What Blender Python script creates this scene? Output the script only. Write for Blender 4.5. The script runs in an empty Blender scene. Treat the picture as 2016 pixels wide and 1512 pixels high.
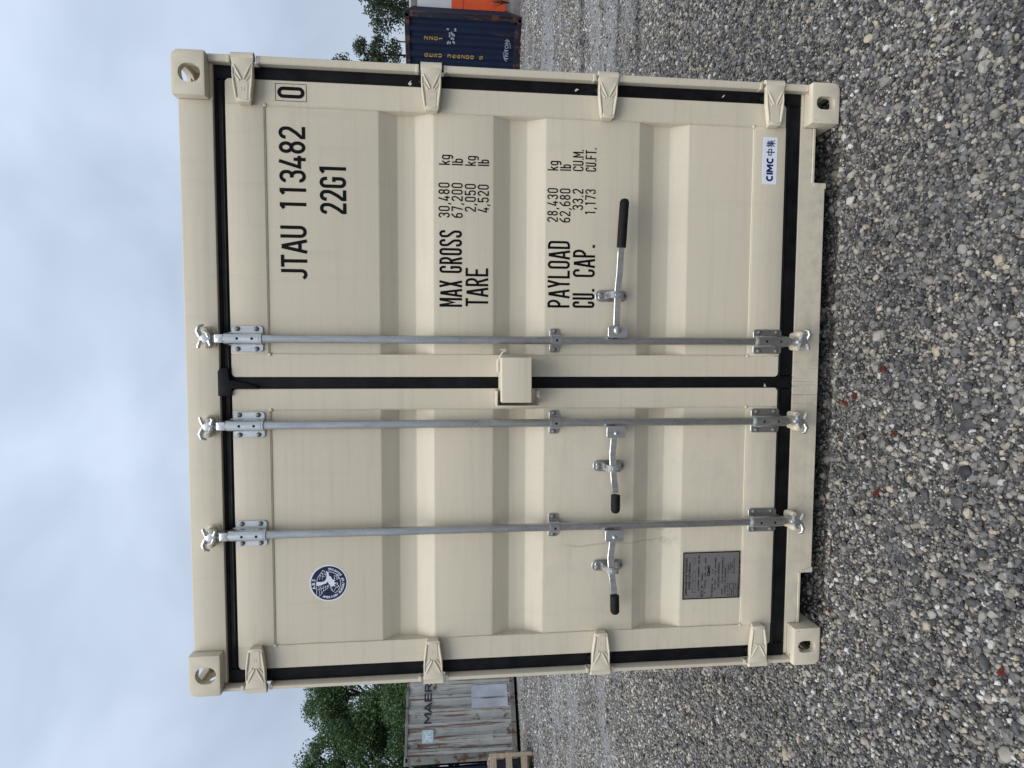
import bpy, bmesh, math, random
import numpy as np
from mathutils import Vector, Matrix
R = math.radians
random.seed(7)
rng = np.random.default_rng(11)
scn = bpy.context.scene
COL = scn.collection

# ------------------------------------------------------------------ camera
cam_d = bpy.data.cameras.new('camera')
cam_d.sensor_fit = 'HORIZONTAL'
cam_d.sensor_width = 36.0
cam_d.lens = 36.0 * 1175.0 / 2016.0
cam_d.clip_start = 0.05
cam_d.clip_end = 3000
cam = bpy.data.objects.new('camera', cam_d)
COL.objects.link(cam)
M = Matrix(((0.00431, 0.99816, 0.06051, 1.35771),
            (-0.10248, 0.06064, -0.99289, -2.34829),
            (-0.99473, -0.00193, 0.10255, 1.58105),
            (0, 0, 0, 1)))
cam.matrix_world = M
scn.camera = cam

# ------------------------------------------------------------------ world
SUN_EL, SUN_AZ = 62.0, 200.0           # azimuth clockwise from +y (the sun stands behind the camera)
world = bpy.data.worlds.new('World')
scn.world = world
world.use_nodes = True
wn = world.node_tree
for n in list(wn.nodes):
    wn.nodes.remove(n)
def W(t, **k):
    n = wn.nodes.new(t)
    for a, b in k.items():
        setattr(n, a, b)
    return n
out = W('ShaderNodeOutputWorld')
bg = W('ShaderNodeBackground')
bg.inputs['Strength'].default_value = 0.10
sky = W('ShaderNodeTexSky', sky_type='NISHITA', sun_disc=False)
sky.sun_elevation = R(SUN_EL)
sky.sun_rotation = R(SUN_AZ)
sky.dust_density = 3.0
tc = W('ShaderNodeTexCoord')
mp = W('ShaderNodeMapping')
mp.inputs['Scale'].default_value = (1.0, 1.0, 1.7)
n1 = W('ShaderNodeTexNoise'); n1.inputs['Scale'].default_value = 3.4
n1.inputs['Detail'].default_value = 3.5; n1.inputs['Roughness'].default_value = 0.5
n1.inputs['Distortion'].default_value = 0.3
ramp = W('ShaderNodeValToRGB')
ramp.color_ramp.elements[0].position = 0.33
ramp.color_ramp.elements[0].color = (2.16, 2.56, 3.17, 1)
ramp.color_ramp.elements[1].position = 0.68
ramp.color_ramp.elements[1].color = (2.92, 3.38, 4.10, 1)
sep = W('ShaderNodeSeparateXYZ')
mr = W('ShaderNodeMapRange')
mr.inputs['From Min'].default_value = 0.0; mr.inputs['From Max'].default_value = 1.0
mr.inputs['To Min'].default_value = 1.0; mr.inputs['To Max'].default_value = 1.9
mul = W('ShaderNodeVectorMath', operation='SCALE')
mix = W('ShaderNodeMix', data_type='RGBA')
mix.inputs[0].default_value = 0.92
L = wn.links.new
L(tc.outputs['Generated'], mp.inputs['Vector'])
L(mp.outputs[0], n1.inputs['Vector'])
L(n1.outputs['Fac'], ramp.inputs[0])
L(tc.outputs['Generated'], sep.inputs[0])
L(sep.outputs['Z'], mr.inputs['Value'])
L(ramp.outputs[0], mul.inputs[0])
L(mr.outputs[0], mul.inputs['Scale'])
L(sky.outputs[0], mix.inputs[6])
L(mul.outputs[0], mix.inputs[7])
L(mix.outputs[2], bg.inputs['Color'])
L(bg.outputs[0], out.inputs['Surface'])

# ------------------------------------------------------------------ sun (overcast: weak and very soft)
sun_d = bpy.data.lights.new('sun', 'SUN')
sun_d.energy = 1.5
sun_d.angle = R(55)
sun_d.color = (1.0, 0.955, 0.88)
sun = bpy.data.objects.new('sun', sun_d)
COL.objects.link(sun)
az, el = R(SUN_AZ), R(SUN_EL)
to_sun = Vector((math.sin(az) * math.cos(el), math.cos(az) * math.cos(el), math.sin(el)))
sun.rotation_euler = to_sun.to_track_quat('Z', 'Y').to_euler()
sun.location = to_sun * 30

scn.view_settings.view_transform = 'Standard'
scn.view_settings.look = 'None'
scn.view_settings.gamma = 1.0
scn.view_settings.exposure = 0.80
scn.view_settings.use_curve_mapping = False
scn.render.engine = 'CYCLES'

# ================================================================== helpers
def tag(o, label=None, cat=None, group=None, kind=None):
    if label: o['label'] = label
    if cat: o['category'] = cat
    if group: o['group'] = group
    if kind: o['kind'] = kind
    return o

def empty(name, loc=(0, 0, 0), rz=0.0, **k):
    o = bpy.data.objects.new(name, None)
    o.empty_display_size = 0.2
    COL.objects.link(o)
    o.location = loc
    o.rotation_euler = (0, 0, rz)
    return tag(o, **k)

def link(name, me, parent=None, **k):
    o = bpy.data.objects.new(name, me)
    COL.objects.link(o)
    if parent is not None:
        o.parent = parent
    return tag(o, **k)

_DOME = {}
def stud(name, c, r, h, mat, parent, n=12, sides=False):
    """one bolt head (or bore) as its own object, mesh shared between equal ones"""
    key = (round(r, 5), round(h, 5), n, sides, mat.name)
    if key not in _DOME:
        o = MB().dome((0, 0, 0), r, h, n, sides=sides).build(name, mat)
        _DOME[key] = o.data
        bpy.data.objects.remove(o)
    o = link(name, _DOME[key], parent)
    o.location = c
    return o

class MB:
    """collects solids into one bmesh"""
    def __init__(s):
        s.b = bmesh.new()
        s.mi = 0
    def _new(s, vs, fs, bevel=0.0, seg=2, fm=None):
        t = bmesh.new()
        V = [t.verts.new(v) for v in vs]
        for f in fs:
            try:
                t.faces.new([V[i] for i in f])
            except ValueError:
                pass
        bmesh.ops.recalc_face_normals(t, faces=t.faces)
        if bevel > 0:
            es = [e for e in t.edges if len(e.link_faces) == 2 and e.calc_face_angle(0) > 0.5]
            bmesh.ops.bevel(t, geom=es, offset=bevel, segments=seg, affect='EDGES', profile=0.6, clamp_overlap=True)
        for f in t.faces:
            f.material_index = s.mi
        me = bpy.data.meshes.new('tmp')
        t.to_mesh(me); t.free()
        s.b.from_mesh(me)
        bpy.data.meshes.remove(me)
        return s
    def box(s, x0, x1, y0, y1, z0, z1, bevel=0.0, seg=1):
        vs = [(x, y, z) for x in (x0, x1) for y in (y0, y1) for z in (z0, z1)]
        fs = [(0, 1, 3, 2), (4, 6, 7, 5), (0, 4, 5, 1), (2, 3, 7, 6), (0, 2, 6, 4), (1, 5, 7, 3)]
        return s._new(vs, fs, bevel, seg)
    def prism(s, poly, y0, y1, bevel=0.0, seg=2, axis='y'):
        """poly in (x,z) extruded along y; axis 'x': poly is (y,z) extruded along x; 'z': poly is (x,y)"""
        n = len(poly)
        def P(a, b, c):
            return {'y': (a, c, b), 'x': (c, a, b), 'z': (a, b, c)}[axis]
        vs = [P(a, b, y0) for a, b in poly] + [P(a, b, y1) for a, b in poly]
        fs = [tuple(range(n)), tuple(range(2 * n - 1, n - 1, -1))]
        fs += [(i, (i + 1) % n, n + (i + 1) % n, n + i) for i in range(n)]
        return s._new(vs, fs, bevel, seg)
    def tube(s, path, r, n=12, cap=True, sx=1.0):
        """round tube along a path; r may be a list"""
        P = [Vector(p) for p in path]
        rs = r if isinstance(r, (list, tuple)) else [r] * len(P)
        vs, fs = [], []
        up = None
        for i, p in enumerate(P):
            if i == 0: d = P[1] - P[0]
            elif i == len(P) - 1: d = P[-1] - P[-2]
            else: d = (P[i + 1] - P[i]).normalized() + (P[i] - P[i - 1]).normalized()
            d.normalize()
            if up is None:
                up = Vector((0, 0, 1)) if abs(d.z) < 0.8 else Vector((1, 0, 0))
            a = d.cross(up)
            if a.length < 1e-4:
                a = d.cross(Vector((0, 1, 0)))
            a.normalize()
            b = a.cross(d).normalized()
            up = b
            for k in range(n):
                t = 2 * math.pi * k / n
                vs.append(tuple(p + (a * math.cos(t) + b * math.sin(t) * sx) * rs[i]))
        for i in range(len(P) - 1):
            for k in range(n):
                k2 = (k + 1) % n
                fs.append((i * n + k, i * n + k2, (i + 1) * n + k2, (i + 1) * n + k))
        if cap:
            fs.append(tuple(range(n)))
            fs.append(tuple((len(P) - 1) * n + k for k in range(n)))
        return s._new(vs, fs)
    def flatbar(s, path, w, th):
        """flat strap: path of (x,y,z) in the xz plane, w = width in the plane, th = thickness in y"""
        P = [Vector(p) for p in path]
        vs, fs = [], []
        for i, p in enumerate(P):
            if i == 0: d = P[1] - P[0]
            elif i == len(P) - 1: d = P[-1] - P[-2]
            else: d = (P[i + 1] - P[i]).normalized() + (P[i] - P[i - 1]).normalized()
            d = Vector((d.x, 0, d.z)).normalized()
            q = Vector((-d.z, 0, d.x)) * w / 2
            for a, b in ((1, -1), (1, 1), (-1, 1), (-1, -1)):
                vs.append((p.x + q.x * a, p.y + th / 2 * b, p.z + q.z * a))
        m = len(P)
        for i in range(m - 1):
            for k in range(4):
                fs.append((i * 4 + k, i * 4 + (k + 1) % 4, (i + 1) * 4 + (k + 1) % 4, (i + 1) * 4 + k))
        fs += [(0, 1, 2, 3), tuple((m - 1) * 4 + k for k in range(4))]
        return s._new(vs, fs, bevel=th * 0.2, seg=1)
    def dome(s, c, r, h, n=12, axis='y', sides=False):
        """bolt / rivet head standing toward -y"""
        rings = [(1.0, 0.0), (1.0, 0.45), (0.82, 0.8), (0.45, 1.0)] if not sides else [(1.0, 0.0), (1.0, 0.9), (0.85, 1.0)]
        vs, fs = [], []
        for (k, t) in rings:
            for i in range(n):
                a = 2 * math.pi * i / n
                vs.append((c[0] + math.cos(a) * r * k, c[1] - h * t, c[2] + math.sin(a) * r * k))
        for j in range(len(rings) - 1):
            for i in range(n):
                fs.append((j * n + i, j * n + (i + 1) % n, (j + 1) * n + (i + 1) % n, (j + 1) * n + i))
        fs += [tuple(range(n)), tuple((len(rings) - 1) * n + i for i in range(n))]
        return s._new(vs, fs)
    def build(s, name, mats, parent=None, smooth=40, **k):
        me = bpy.data.meshes.new(name)
        s.b.to_mesh(me); s.b.free()
        for m in (mats if isinstance(mats, (list, tuple)) else [mats]):
            me.materials.append(m)
        if smooth:
            me.polygons.foreach_set('use_smooth', [True] * len(me.polygons))
            me.set_sharp_from_angle(angle=R(smooth))
        return link(name, me, parent, **k)

def arc(cx, cz, rx, rz, a0, a1, n=8):
    return [(cx + rx * math.cos(R(a0 + (a1 - a0) * i / n)), cz + rz * math.sin(R(a0 + (a1 - a0) * i / n))) for i in range(n + 1)]

def rrect(x0, x1, z0, z1, r, n=4):
    return (arc(x1 - r, z1 - r, r, r, 0, 90, n) + arc(x0 + r, z1 - r, r, r, 90, 180, n) +
            arc(x0 + r, z0 + r, r, r, 180, 270, n) + arc(x1 - r, z0 + r, r, r, 270, 360, n))

def share(o, name, parent, loc=None, scale=None, rot=None, **k):
    c = o.copy()
    for key in list(c.keys()):
        if key in ('label', 'category', 'group', 'kind'):
            del c[key]
    c.name = name
    COL.objects.link(c)
    c.parent = parent
    if loc is not None: c.location = loc
    if scale is not None: c.scale = scale
    if rot is not None: c.rotation_euler = rot
    return tag(c, **k)

# ================================================================== materials
class Mat:
    def __init__(s, name):
        s.m = bpy.data.materials.new(name)
        s.m.use_nodes = True
        s.t = s.m.node_tree
        s.p = s.t.nodes['Principled BSDF']
    def n(s, typ, _in=None, **k):
        x = s.t.nodes.new(typ)
        for a, b in k.items(): setattr(x, a, b)
        for a, b in (_in or {}).items():
            if hasattr(b, 'is_output') or isinstance(b, bpy.types.NodeSocket): s.t.links.new(b, x.inputs[a])
            else: x.inputs[a].default_value = b
        return x
    def obj(s):
        return s.n('ShaderNodeTexCoord').outputs['Object']
    def noise(s, scale, detail=4, rough=0.55, vec=None, stretch=None, dist=0.0):
        v = vec or s.obj()
        if stretch:
            v = s.n('ShaderNodeMapping', {'Vector': v, 'Scale': stretch}).outputs[0]
        return s.n('ShaderNodeTexNoise', {'Vector': v, 'Scale': scale, 'Detail': detail, 'Roughness': rough, 'Distortion': dist}).outputs['Fac']
    def ramp(s, fac, stops):
        r = s.n('ShaderNodeValToRGB', {0: fac})
        e = r.color_ramp.elements
        while len(e) < len(stops): e.new(0.5)
        for i, (p, c) in enumerate(stops):
            e[i].position = p
            e[i].color = (c if len(c) == 4 else (*c, 1)) if isinstance(c, (tuple, list)) else (c, c, c, 1)
        return r.outputs[0]
    def mix(s, fac, a, b, mode='MIX'):
        x = s.n('ShaderNodeMix', data_type='RGBA', blend_type=mode)
        for i, v in ((0, fac), (6, a), (7, b)):
            if isinstance(v, bpy.types.NodeSocket): s.t.links.new(v, x.inputs[i])
            else: x.inputs[i].default_value = (*v, 1) if isinstance(v, (tuple, list)) and len(v) == 3 else v
        return x.outputs[2]
    def math(s, op, a, b=0.0, c=0.0, clamp=False):
        x = s.n('ShaderNodeMath', operation=op, use_clamp=clamp)
        for i, v in enumerate((a, b, c)):
            if isinstance(v, bpy.types.NodeSocket): s.t.links.new(v, x.inputs[i])
            else: x.inputs[i].default_value = v
        return x.outputs[0]
    def set(s, color=None, rough=None, metal=None, bump=None, bs=0.1, bd=0.01, spec=None):
        def put(name, v):
            if isinstance(v, bpy.types.NodeSocket): s.t.links.new(v, s.p.inputs[name])
            else: s.p.inputs[name].default_value = (*v, 1) if isinstance(v, (tuple, list)) and len(v) == 3 else v
        if color is not None: put('Base Color', color)
        if rough is not None: put('Roughness', rough)
        if metal is not None: put('Metallic', metal)
        if spec is not None: put('Specular IOR Level', spec)
        if bump is not None:
            b = s.n('ShaderNodeBump', {'Height': bump, 'Strength': bs, 'Distance': bd})
            s.t.links.new(b.outputs[0], s.p.inputs['Normal'])
        return s.m

def simple(name, col, rough=0.5, metal=0.0, var=0.12, scale=30, bs=0.0, bd=0.002, spec=0.3):
    m = Mat(name)
    n = m.noise(scale, 4)
    c = m.ramp(n, [(0.25, tuple(v * (1 - var) for v in col)), (0.75, tuple(min(1, v * (1 + var)) for v in col))])
    return m.set(c, rough, metal, bump=(m.noise(scale * 4, 3) if bs else None), bs=bs, bd=bd, spec=spec)

# beige container paint: fine spray grain, faint cloudy dust, rubbed marks with a shape of their own
def make_beige():
    m = Mat('beige_paint')
    co = m.obj()
    base = (0.640, 0.562, 0.440)
    cloud = m.noise(1.6, 5, 0.6, vec=co)
    c = m.ramp(cloud, [(0.3, (0.612, 0.553, 0.436)), (0.7, (0.652, 0.583, 0.446))])
    grain = m.noise(260, 3, 0.7, vec=co)
    c = m.mix(0.55, c, m.ramp(grain, [(0.3, 0.86), (0.7, 1.0)]), 'MULTIPLY')
    # horizontal wiping streaks and vertical runs of dust
    st = m.noise(3.0, 5, 0.6, vec=co, stretch=(0.5, 1, 14))
    c = m.mix(m.math('MULTIPLY', m.ramp(st, [(0.50, 0.0), (0.75, 1.0)]), 0.26), c, (0.40, 0.37, 0.31))
    vr = m.noise(2.1, 5, 0.6, vec=co, stretch=(9, 1, 0.8), dist=0.6)
    c = m.mix(m.math('MULTIPLY', m.ramp(vr, [(0.56, 0.0), (0.80, 1.0)]), 0.20), c, (0.38, 0.35, 0.30))
    # small scuffs
    sc = m.noise(26, 4, 0.7, vec=co, stretch=(1, 1, 2.5))
    c = m.mix(m.math('MULTIPLY', m.ramp(sc, [(0.70, 0.0), (0.76, 1.0)]), 0.35), c, (0.30, 0.27, 0.23))
    fine = m.noise(4.0, 6, 0.75, vec=co, stretch=(1.5, 1, 60))
    c = m.mix(0.35, c, m.ramp(fine, [(0.35, 0.94), (0.65, 1.03)]), 'MULTIPLY')
    speck = m.noise(110, 3, 0.6, vec=co)
    c = m.mix(m.math('MULTIPLY', m.ramp(speck, [(0.745, 0.0), (0.77, 1.0)]), 0.5), c, (0.14, 0.12, 0.10))
    s = m.n('ShaderNodeSeparateXYZ', {0: co})
    X, Z = s.outputs[0], s.outputs[2]
    # dust and splashed mud low on the sill and rail
    lowm = m.n('ShaderNodeMapRange', {'Value': Z, 'From Min': 0.02, 'From Max': 0.20, 'To Min': 1.0, 'To Max': 0.0}).outputs[0]
    spl = m.ramp(m.noise(16, 6, 0.75, vec=co), [(0.45, 0.0), (0.68, 1.0)])
    c = m.mix(m.math('MULTIPLY', m.math('MULTIPLY', lowm, spl), 0.45), c, (0.26, 0.235, 0.20))
    def band(v, lo, hi, soft):
        a = m.n('ShaderNodeMapRange', {'Value': v, 'From Min': lo - soft, 'From Max': lo}).outputs[0]
        b = m.n('ShaderNodeMapRange', {'Value': v, 'From Min': hi, 'From Max': hi + soft, 'To Min': 1.0, 'To Max': 0.0}).outputs[0]
        return m.math('MULTIPLY', a, b)
    # thin hand-height grime, mostly low on the left leaf
    lw = m.math('MULTIPLY', band(X, 0.1, 1.0, 0.25), band(Z, 0.25, 1.25, 0.3))
    gr = m.ramp(m.noise(7, 6, 0.7, vec=co, stretch=(1, 1, 2.2)), [(0.48, 0.0), (0.72, 1.0)])
    c = m.mix(m.math('MULTIPLY', m.math('MULTIPLY', lw, gr), 0.22), c, (0.34, 0.31, 0.26))
    # scratches down the sill below the door joint
    w = m.noise(1.0, 3, 0.6, vec=co, stretch=(170, 1, 2.2))
    k = m.math('MULTIPLY', m.ramp(w, [(0.60, 0.0), (0.66, 1.0)]), m.math('MULTIPLY', band(X, 1.14, 1.30, 0.05), band(Z, 0.0, 0.13, 0.004)))
    c = m.mix(m.math('MULTIPLY', k, 0.75), c, (0.10, 0.09, 0.08))
    # rub arc and smudge left behind by the lever of the left bar
    wob = m.noise(5.0, 2, vec=co)
    xx = m.math('ADD', X, m.math('MULTIPLY', m.math('SUBTRACT', wob, 0.5), 0.05))
    zz = m.math('SUBTRACT', Z, 0.93)
    curve = m.math('ADD', 0.538, m.math('MULTIPLY', m.math('MULTIPLY', zz, zz), 0.22))
    dist = m.math('ABSOLUTE', m.math('SUBTRACT', xx, curve))
    line = m.n('ShaderNodeMapRange', {'Value': dist, 'From Min': 0.001, 'From Max': 0.006, 'To Min': 1.0, 'To Max': 0.0}).outputs[0]
    line = m.math('MULTIPLY', line, band(Z, 0.72, 1.08, 0.06))
    c = m.mix(m.math('MULTIPLY', line, 0.34), c, (0.22, 0.20, 0.18))
    sm = m.math('MULTIPLY', m.math('MULTIPLY', band(X, 0.53, 0.585, 0.02), band(Z, 0.64, 0.69, 0.03)), m.ramp(m.noise(38, 5, 0.7, vec=co), [(0.45, 0.0), (0.65, 1.0)]))
    c = m.mix(m.math('MULTIPLY', sm, 0.40), c, (0.22, 0.20, 0.18))
    peel = m.math('ADD', m.noise(420, 2, vec=co), m.math('MULTIPLY', m.noise(2.2, 3, vec=co), 3.0))
    return m.set(c, m.ramp(m.noise(9, 4, vec=co), [(0.3, 0.42), (0.7, 0.56)]), bump=peel, bs=0.12, bd=0.004)

BEIGE = make_beige()
def make_cast(name='beige_cast_paint', lo=0.68):
    m = Mat(name)
    co = m.obj()
    c = m.ramp(m.noise(6, 4, vec=co), [(0.3, (0.592, 0.535, 0.424)), (0.7, (0.65, 0.582, 0.446))])
    chip = m.noise(55, 5, 0.75, vec=co)
    c = m.mix(m.math('MULTIPLY', m.ramp(chip, [(lo, 0.0), (lo + 0.04, 1.0)]), 0.7), c, (0.16, 0.11, 0.08))
    return m.set(c, 0.5, bump=m.noise(180, 4, vec=co), bs=0.25, bd=0.003)
CAST = make_cast()
CASTB = make_cast('chipped_cast_paint', 0.615)
def make_rubber():
    m = Mat('black_rubber')
    co = m.obj()
    c = m.ramp(m.noise(14, 5, 0.65, vec=co), [(0.35, (0.003, 0.003, 0.0035)), (0.75, (0.011, 0.011, 0.013))])
    return m.set(c, m.ramp(m.noise(22, 4, vec=co), [(0.3, 0.38), (0.7, 0.62)]), bump=m.noise(60, 4, vec=co, stretch=(1, 1, 0.2)), bs=0.2, bd=0.003, spec=0.16)
RUBBER = make_rubber()
def make_galv(name, v):
    m = Mat(name)
    co = m.obj()
    c = m.ramp(m.noise(48, 5, 0.7, vec=co, stretch=(1, 1, 0.16)), [(0.3, (v * 0.74, v * 0.74, v * 0.72)), (0.7, (v * 1.05, v * 1.05, v * 1.02))])
    c = m.mix(m.math('MULTIPLY', m.ramp(m.noise(9, 5, 0.7, vec=co), [(0.55, 0.0), (0.75, 1.0)]), 0.22), c, (0.24, 0.24, 0.25))
    return m.set(c, m.ramp(m.noise(30, 4, vec=co), [(0.3, 0.24), (0.7, 0.36)]), 0.88, bump=m.noise(90, 4, 0.6, vec=co, stretch=(1, 1, 0.12)), bs=0.08, bd=0.002)
GALV = make_galv('galvanised_steel', 0.52)
GALV2 = make_galv('bright_zinc', 0.66)
BOLT = simple('dull_bolt_zinc', (0.20, 0.195, 0.19), 0.5, 0.6, 0.3, 90)
INK = simple('black_vinyl_print', (0.004, 0.004, 0.005), 0.5, 0, 0.2, 40, spec=0.12)
HOLE = simple('dark_bore', (0.006, 0.006, 0.006), 0.9)
GRIP = simple('black_plastic_grip', (0.010, 0.010, 0.010), 0.62, 0, 0.3, 60, 0.3, spec=0.15)
WHITE = simple('white_sticker', (0.70, 0.73, 0.80), 0.4, 0, 0.05, 30)
NAVYINK = simple('navy_print', (0.010, 0.015, 0.055), 0.4, 0, 0.1, 40)
BLUEINK = simple('blue_print', (0.008, 0.012, 0.10), 0.4, 0, 0.1, 40)
PLATE = simple('anodised_plate', (0.175, 0.162, 0.158), 0.5, 0.1, 0.15, 60)
PLATEINK = simple('plate_engraving', (0.012, 0.012, 0.012), 0.6, spec=0.1)
CHIP = simple('pale_paint_smear', (0.55, 0.52, 0.46), 0.7)
FLOORW = simple('dark_underside', (0.03, 0.028, 0.026), 0.8)

# ================================================================== stroke lettering (condensed stencil-like sans)
def glyph(ch, w=0.47, s=0.13):
    i = s / 2
    l, r, b, t = i, w - i, i, 1 - i
    ra = (w - s) / 2
    m = w / 2
    def top(a0=180, a1=0, cz=None, rz=None): return arc(m, (t - ra) if cz is None else cz, ra, ra if rz is None else rz, a0, a1, 8)
    def bot(a0=0, a1=-180, cz=None, rz=None): return arc(m, (b + ra) if cz is None else cz, ra, ra if rz is None else rz, a0, a1, 8)
    C = 'closed'
    h = 0.53
    r1 = (t - h) / 2; r2 = (h - b) / 2
    D = {
        '0': [(C, top() + bot())], 'O': [(C, top() + bot())],
        '1': [((0.30), [(m + 0.03, 0), (m + 0.03, 1)]), (0, [(m - 0.13, 0.84), (m + 0.0, 0.95)])],
        '2': [(0, [(l, 0.74)] + top() + [(r, 0.66), (r - 0.02, 0.58), (m, 0.34), (l + 0.01, 0.16), (l + 0.005, b), ]), (0, [(0.01, b), (w, b)])],
        '3': [(0, [(l, 0.76)] + top(180, 0, t - r1 * 0.8, r1 * 0.8) + arc(m, h + r1 * 0.75, ra, r1 * 0.75, 0, -70, 5) + [(m - 0.05, h)]),
              (0, [(m - 0.05, h), (m + 0.02, h)] + arc(m, h - r2 * 0.9, ra, r2 * 0.9, 75, 0, 5) + bot(0, -180) + [(l, 0.25)])],
        '4': [(0, [(r - 0.07, 0), (r - 0.07, 0.45)]), (0, [(w, 0.24), (l - 0.02, 0.24), (m + 0.03, 1.0)])],
        '5': [(0, [(r, t), (l + 0.01, t), (l, 0.55)]), (0, [(l, 0.53)] + arc(m, 0.42, ra, 0.18, 150, 0, 6) + bot(0, -180) + [(l, 0.25)])],
        '6': [(C, arc(m, 0.36, ra, 0.18, 180, 0, 8) + bot()), (0, [(l, 0.36), (l, 0.6), (l + 0.05, 0.75), (r - 0.03, 1.0)])],
        '7': [(0, [(0.0, t), (r, t), (r - 0.03, 0.8), (m - 0.04, 0)])],
        '8': [(C, arc(m, t - r1, ra * 0.93, r1, 0, 360, 18)[:-1]), (C, arc(m, b + r2, ra, r2, 0, 360, 18)[:-1])],
        '9': [(C, arc(m, 0.64, ra, 0.18, 0, -180, 8) + top()), (0, [(r, 0.64), (r, 0.4), (r - 0.05, 0.25), (l + 0.03, 0.0)])],
        'A': [(0, [(0.03, 0), (m - 0.015, 0.96)]), (0, [(w - 0.03, 0), (m + 0.015, 0.96)]), (0, [(0.1, 0.27), (w - 0.1, 0.27)])],
        'B': [(C, [(l, b), (l, t), (m, t)] + arc(m, t - r1, ra * 0.9, r1, 80, -80, 6) + [(m, h), (l, h), (m, h)] + arc(m, b + r2, ra, r2, 80, -80, 6) + [(m, b)])],
        'C': [(0, [(r, 0.70)] + top(0, 180) + bot(180, 360) + [(r, 0.30)])],
        'D': [(C, [(l, b), (l, t), (m - 0.03, t)] + arc(m - 0.03, t - ra, ra + 0.03, ra, 80, 0, 5) + arc(m - 0.03, b + ra, ra + 0.03, ra, 0, -80, 5) + [(m - 0.03, b)])],
        'E': [(0, [(w, t), (l, t), (l, b), (w, b)]), (0, [(l, 0.51), (w - 0.05, 0.51)])],
        'F': [(0, [(w, t), (l, t), (l, 0)]), (0, [(l, 0.51), (w - 0.05, 0.51)])],
        'G': [(0, [(r, 0.72)] + top(0, 180) + bot(180, 360) + [(r, 0.46), (m + 0.02, 0.46)])],
        'I': [(0, [(m, 0), (m, 1)])],
        'J': [(0, [(r, 1)] + bot(0, -160))],
        'K': [(0, [(l, 0), (l, 1)]), (0, [(w - 0.04, 1), (l + 0.04, 0.45)]), (0, [(l + 0.1, 0.58), (w - 0.03, 0)])],
        'L': [(0, [(l, 1), (l, b), (w, b)])],
        'M': [(0, [(l - 0.02, 0), (l - 0.02, 1)]), (0, [(r + 0.02, 0), (r + 0.02, 1)]), (0, [(l, 0.97), (m, 0.38), (r, 0.97)])],
        'N': [(0, [(l, 0), (l, 1)]), (0, [(r, 0), (r, 1)]), (0, [(l, 0.95), (r, 0.05)])],
        'P': [(0, [(l, 0), (l, t), (m, t)] + arc(m, t - r1 * 1.05, ra, r1 * 1.05, 80, -80, 8) + [(m, 0.47), (l, 0.47)])],
        'R': [(0, [(l, 0), (l, t), (m, t)] + arc(m, t - r1 * 1.05, ra, r1 * 1.05, 80, -80, 8) + [(m, 0.47), (l, 0.47)]), (0, [(m, 0.47), (r + 0.01, 0.0)])],
        'S': [(0, [(r, 0.74)] + top(0, 180) + [(l, 0.68), (l + 0.03, 0.6), (m, 0.50), (r - 0.03, 0.40), (r, 0.32)] + bot(0, -180) + [(l, 0.26)])],
        'T': [(0, [(0, t), (w, t)]), (0, [(m, 0), (m, t)])],
        'U': [(0, [(l, 1)] + bot(180, 360) + [(r, 1)])],
        'X': [(0, [(0.05, 0), (w - 0.05, 1)]), (0, [(0.05, 1), (w - 0.05, 0)])],
        'Y': [(0, [(0.04, 1), (m, 0.45), (m, 0)]), (0, [(w - 0.04, 1), (m, 0.45)])],
        'k': [(0, [(l, 0), (l, 1)]), (0, [(r, 0.70), (l + 0.04, 0.33)]), (0, [(l + 0.12, 0.42), (r, 0)])],
        'l': [(0, [(m, 0), (m, 1)])],
        'b': [(0, [(l, 0), (l, 1)]), (C, arc(m, 0.48, ra, 0.16, 180, 0, 8) + arc(m, b + 0.16, ra, 0.16, 0, -180, 8))],
        'g': [(C, arc(m, 0.50, ra, 0.16, 180, 0, 8) + arc(m, 0.2, ra, 0.16, 0, -180, 8)), (0, [(r, 0.66), (r, -0.08)] + arc(m, -0.10, ra, 0.14, 0, -150, 7))],
        '.': [(0, [(m - 0.065, 0.065), (m + 0.065, 0.065)])],
        ',': [(0, [(m + 0.02, 0.13), (m - 0.05, -0.12)])],
    }
    return D.get(ch, [])

def ribbon(vs, fs, poly, sw, closed, tr):
    P = [Vector(p) for p in poly]
    Q = [P[0]]
    for p in P[1:]:
        if (p - Q[-1]).length > 1e-4: Q.append(p)
    if closed and (Q[0] - Q[-1]).length < 1e-4: Q.pop()
    n = len(Q)
    if n < 2: return
    base = len(vs)
    for i in range(n):
        if closed:
            a, b = Q[i] - Q[i - 1], Q[(i + 1) % n] - Q[i]
        else:
            a = Q[i] - Q[i - 1] if i else Q[1] - Q[0]
            b = Q[i + 1] - Q[i] if i < n - 1 else a
        a, b = a.normalized(), b.normalized()
        na, nb = Vector((-a.y, a.x)), Vector((-b.y, b.x))
        mi = na + nb
        if mi.length < 0.3: mi = nb
        mi.normalize()
        k = 1.0 / max(0.45, mi.dot(nb))
        for sg in (1, -1):
            q = Q[i] + mi * (sw / 2 * k * sg)
            vs.append(tr(q.x, q.y))
    m = n if closed else n - 1
    for i in range(m):
        j = (i + 1) % n
        fs.append((base + 2 * i + 1, base + 2 * j + 1, base + 2 * j, base + 2 * i))

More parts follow.
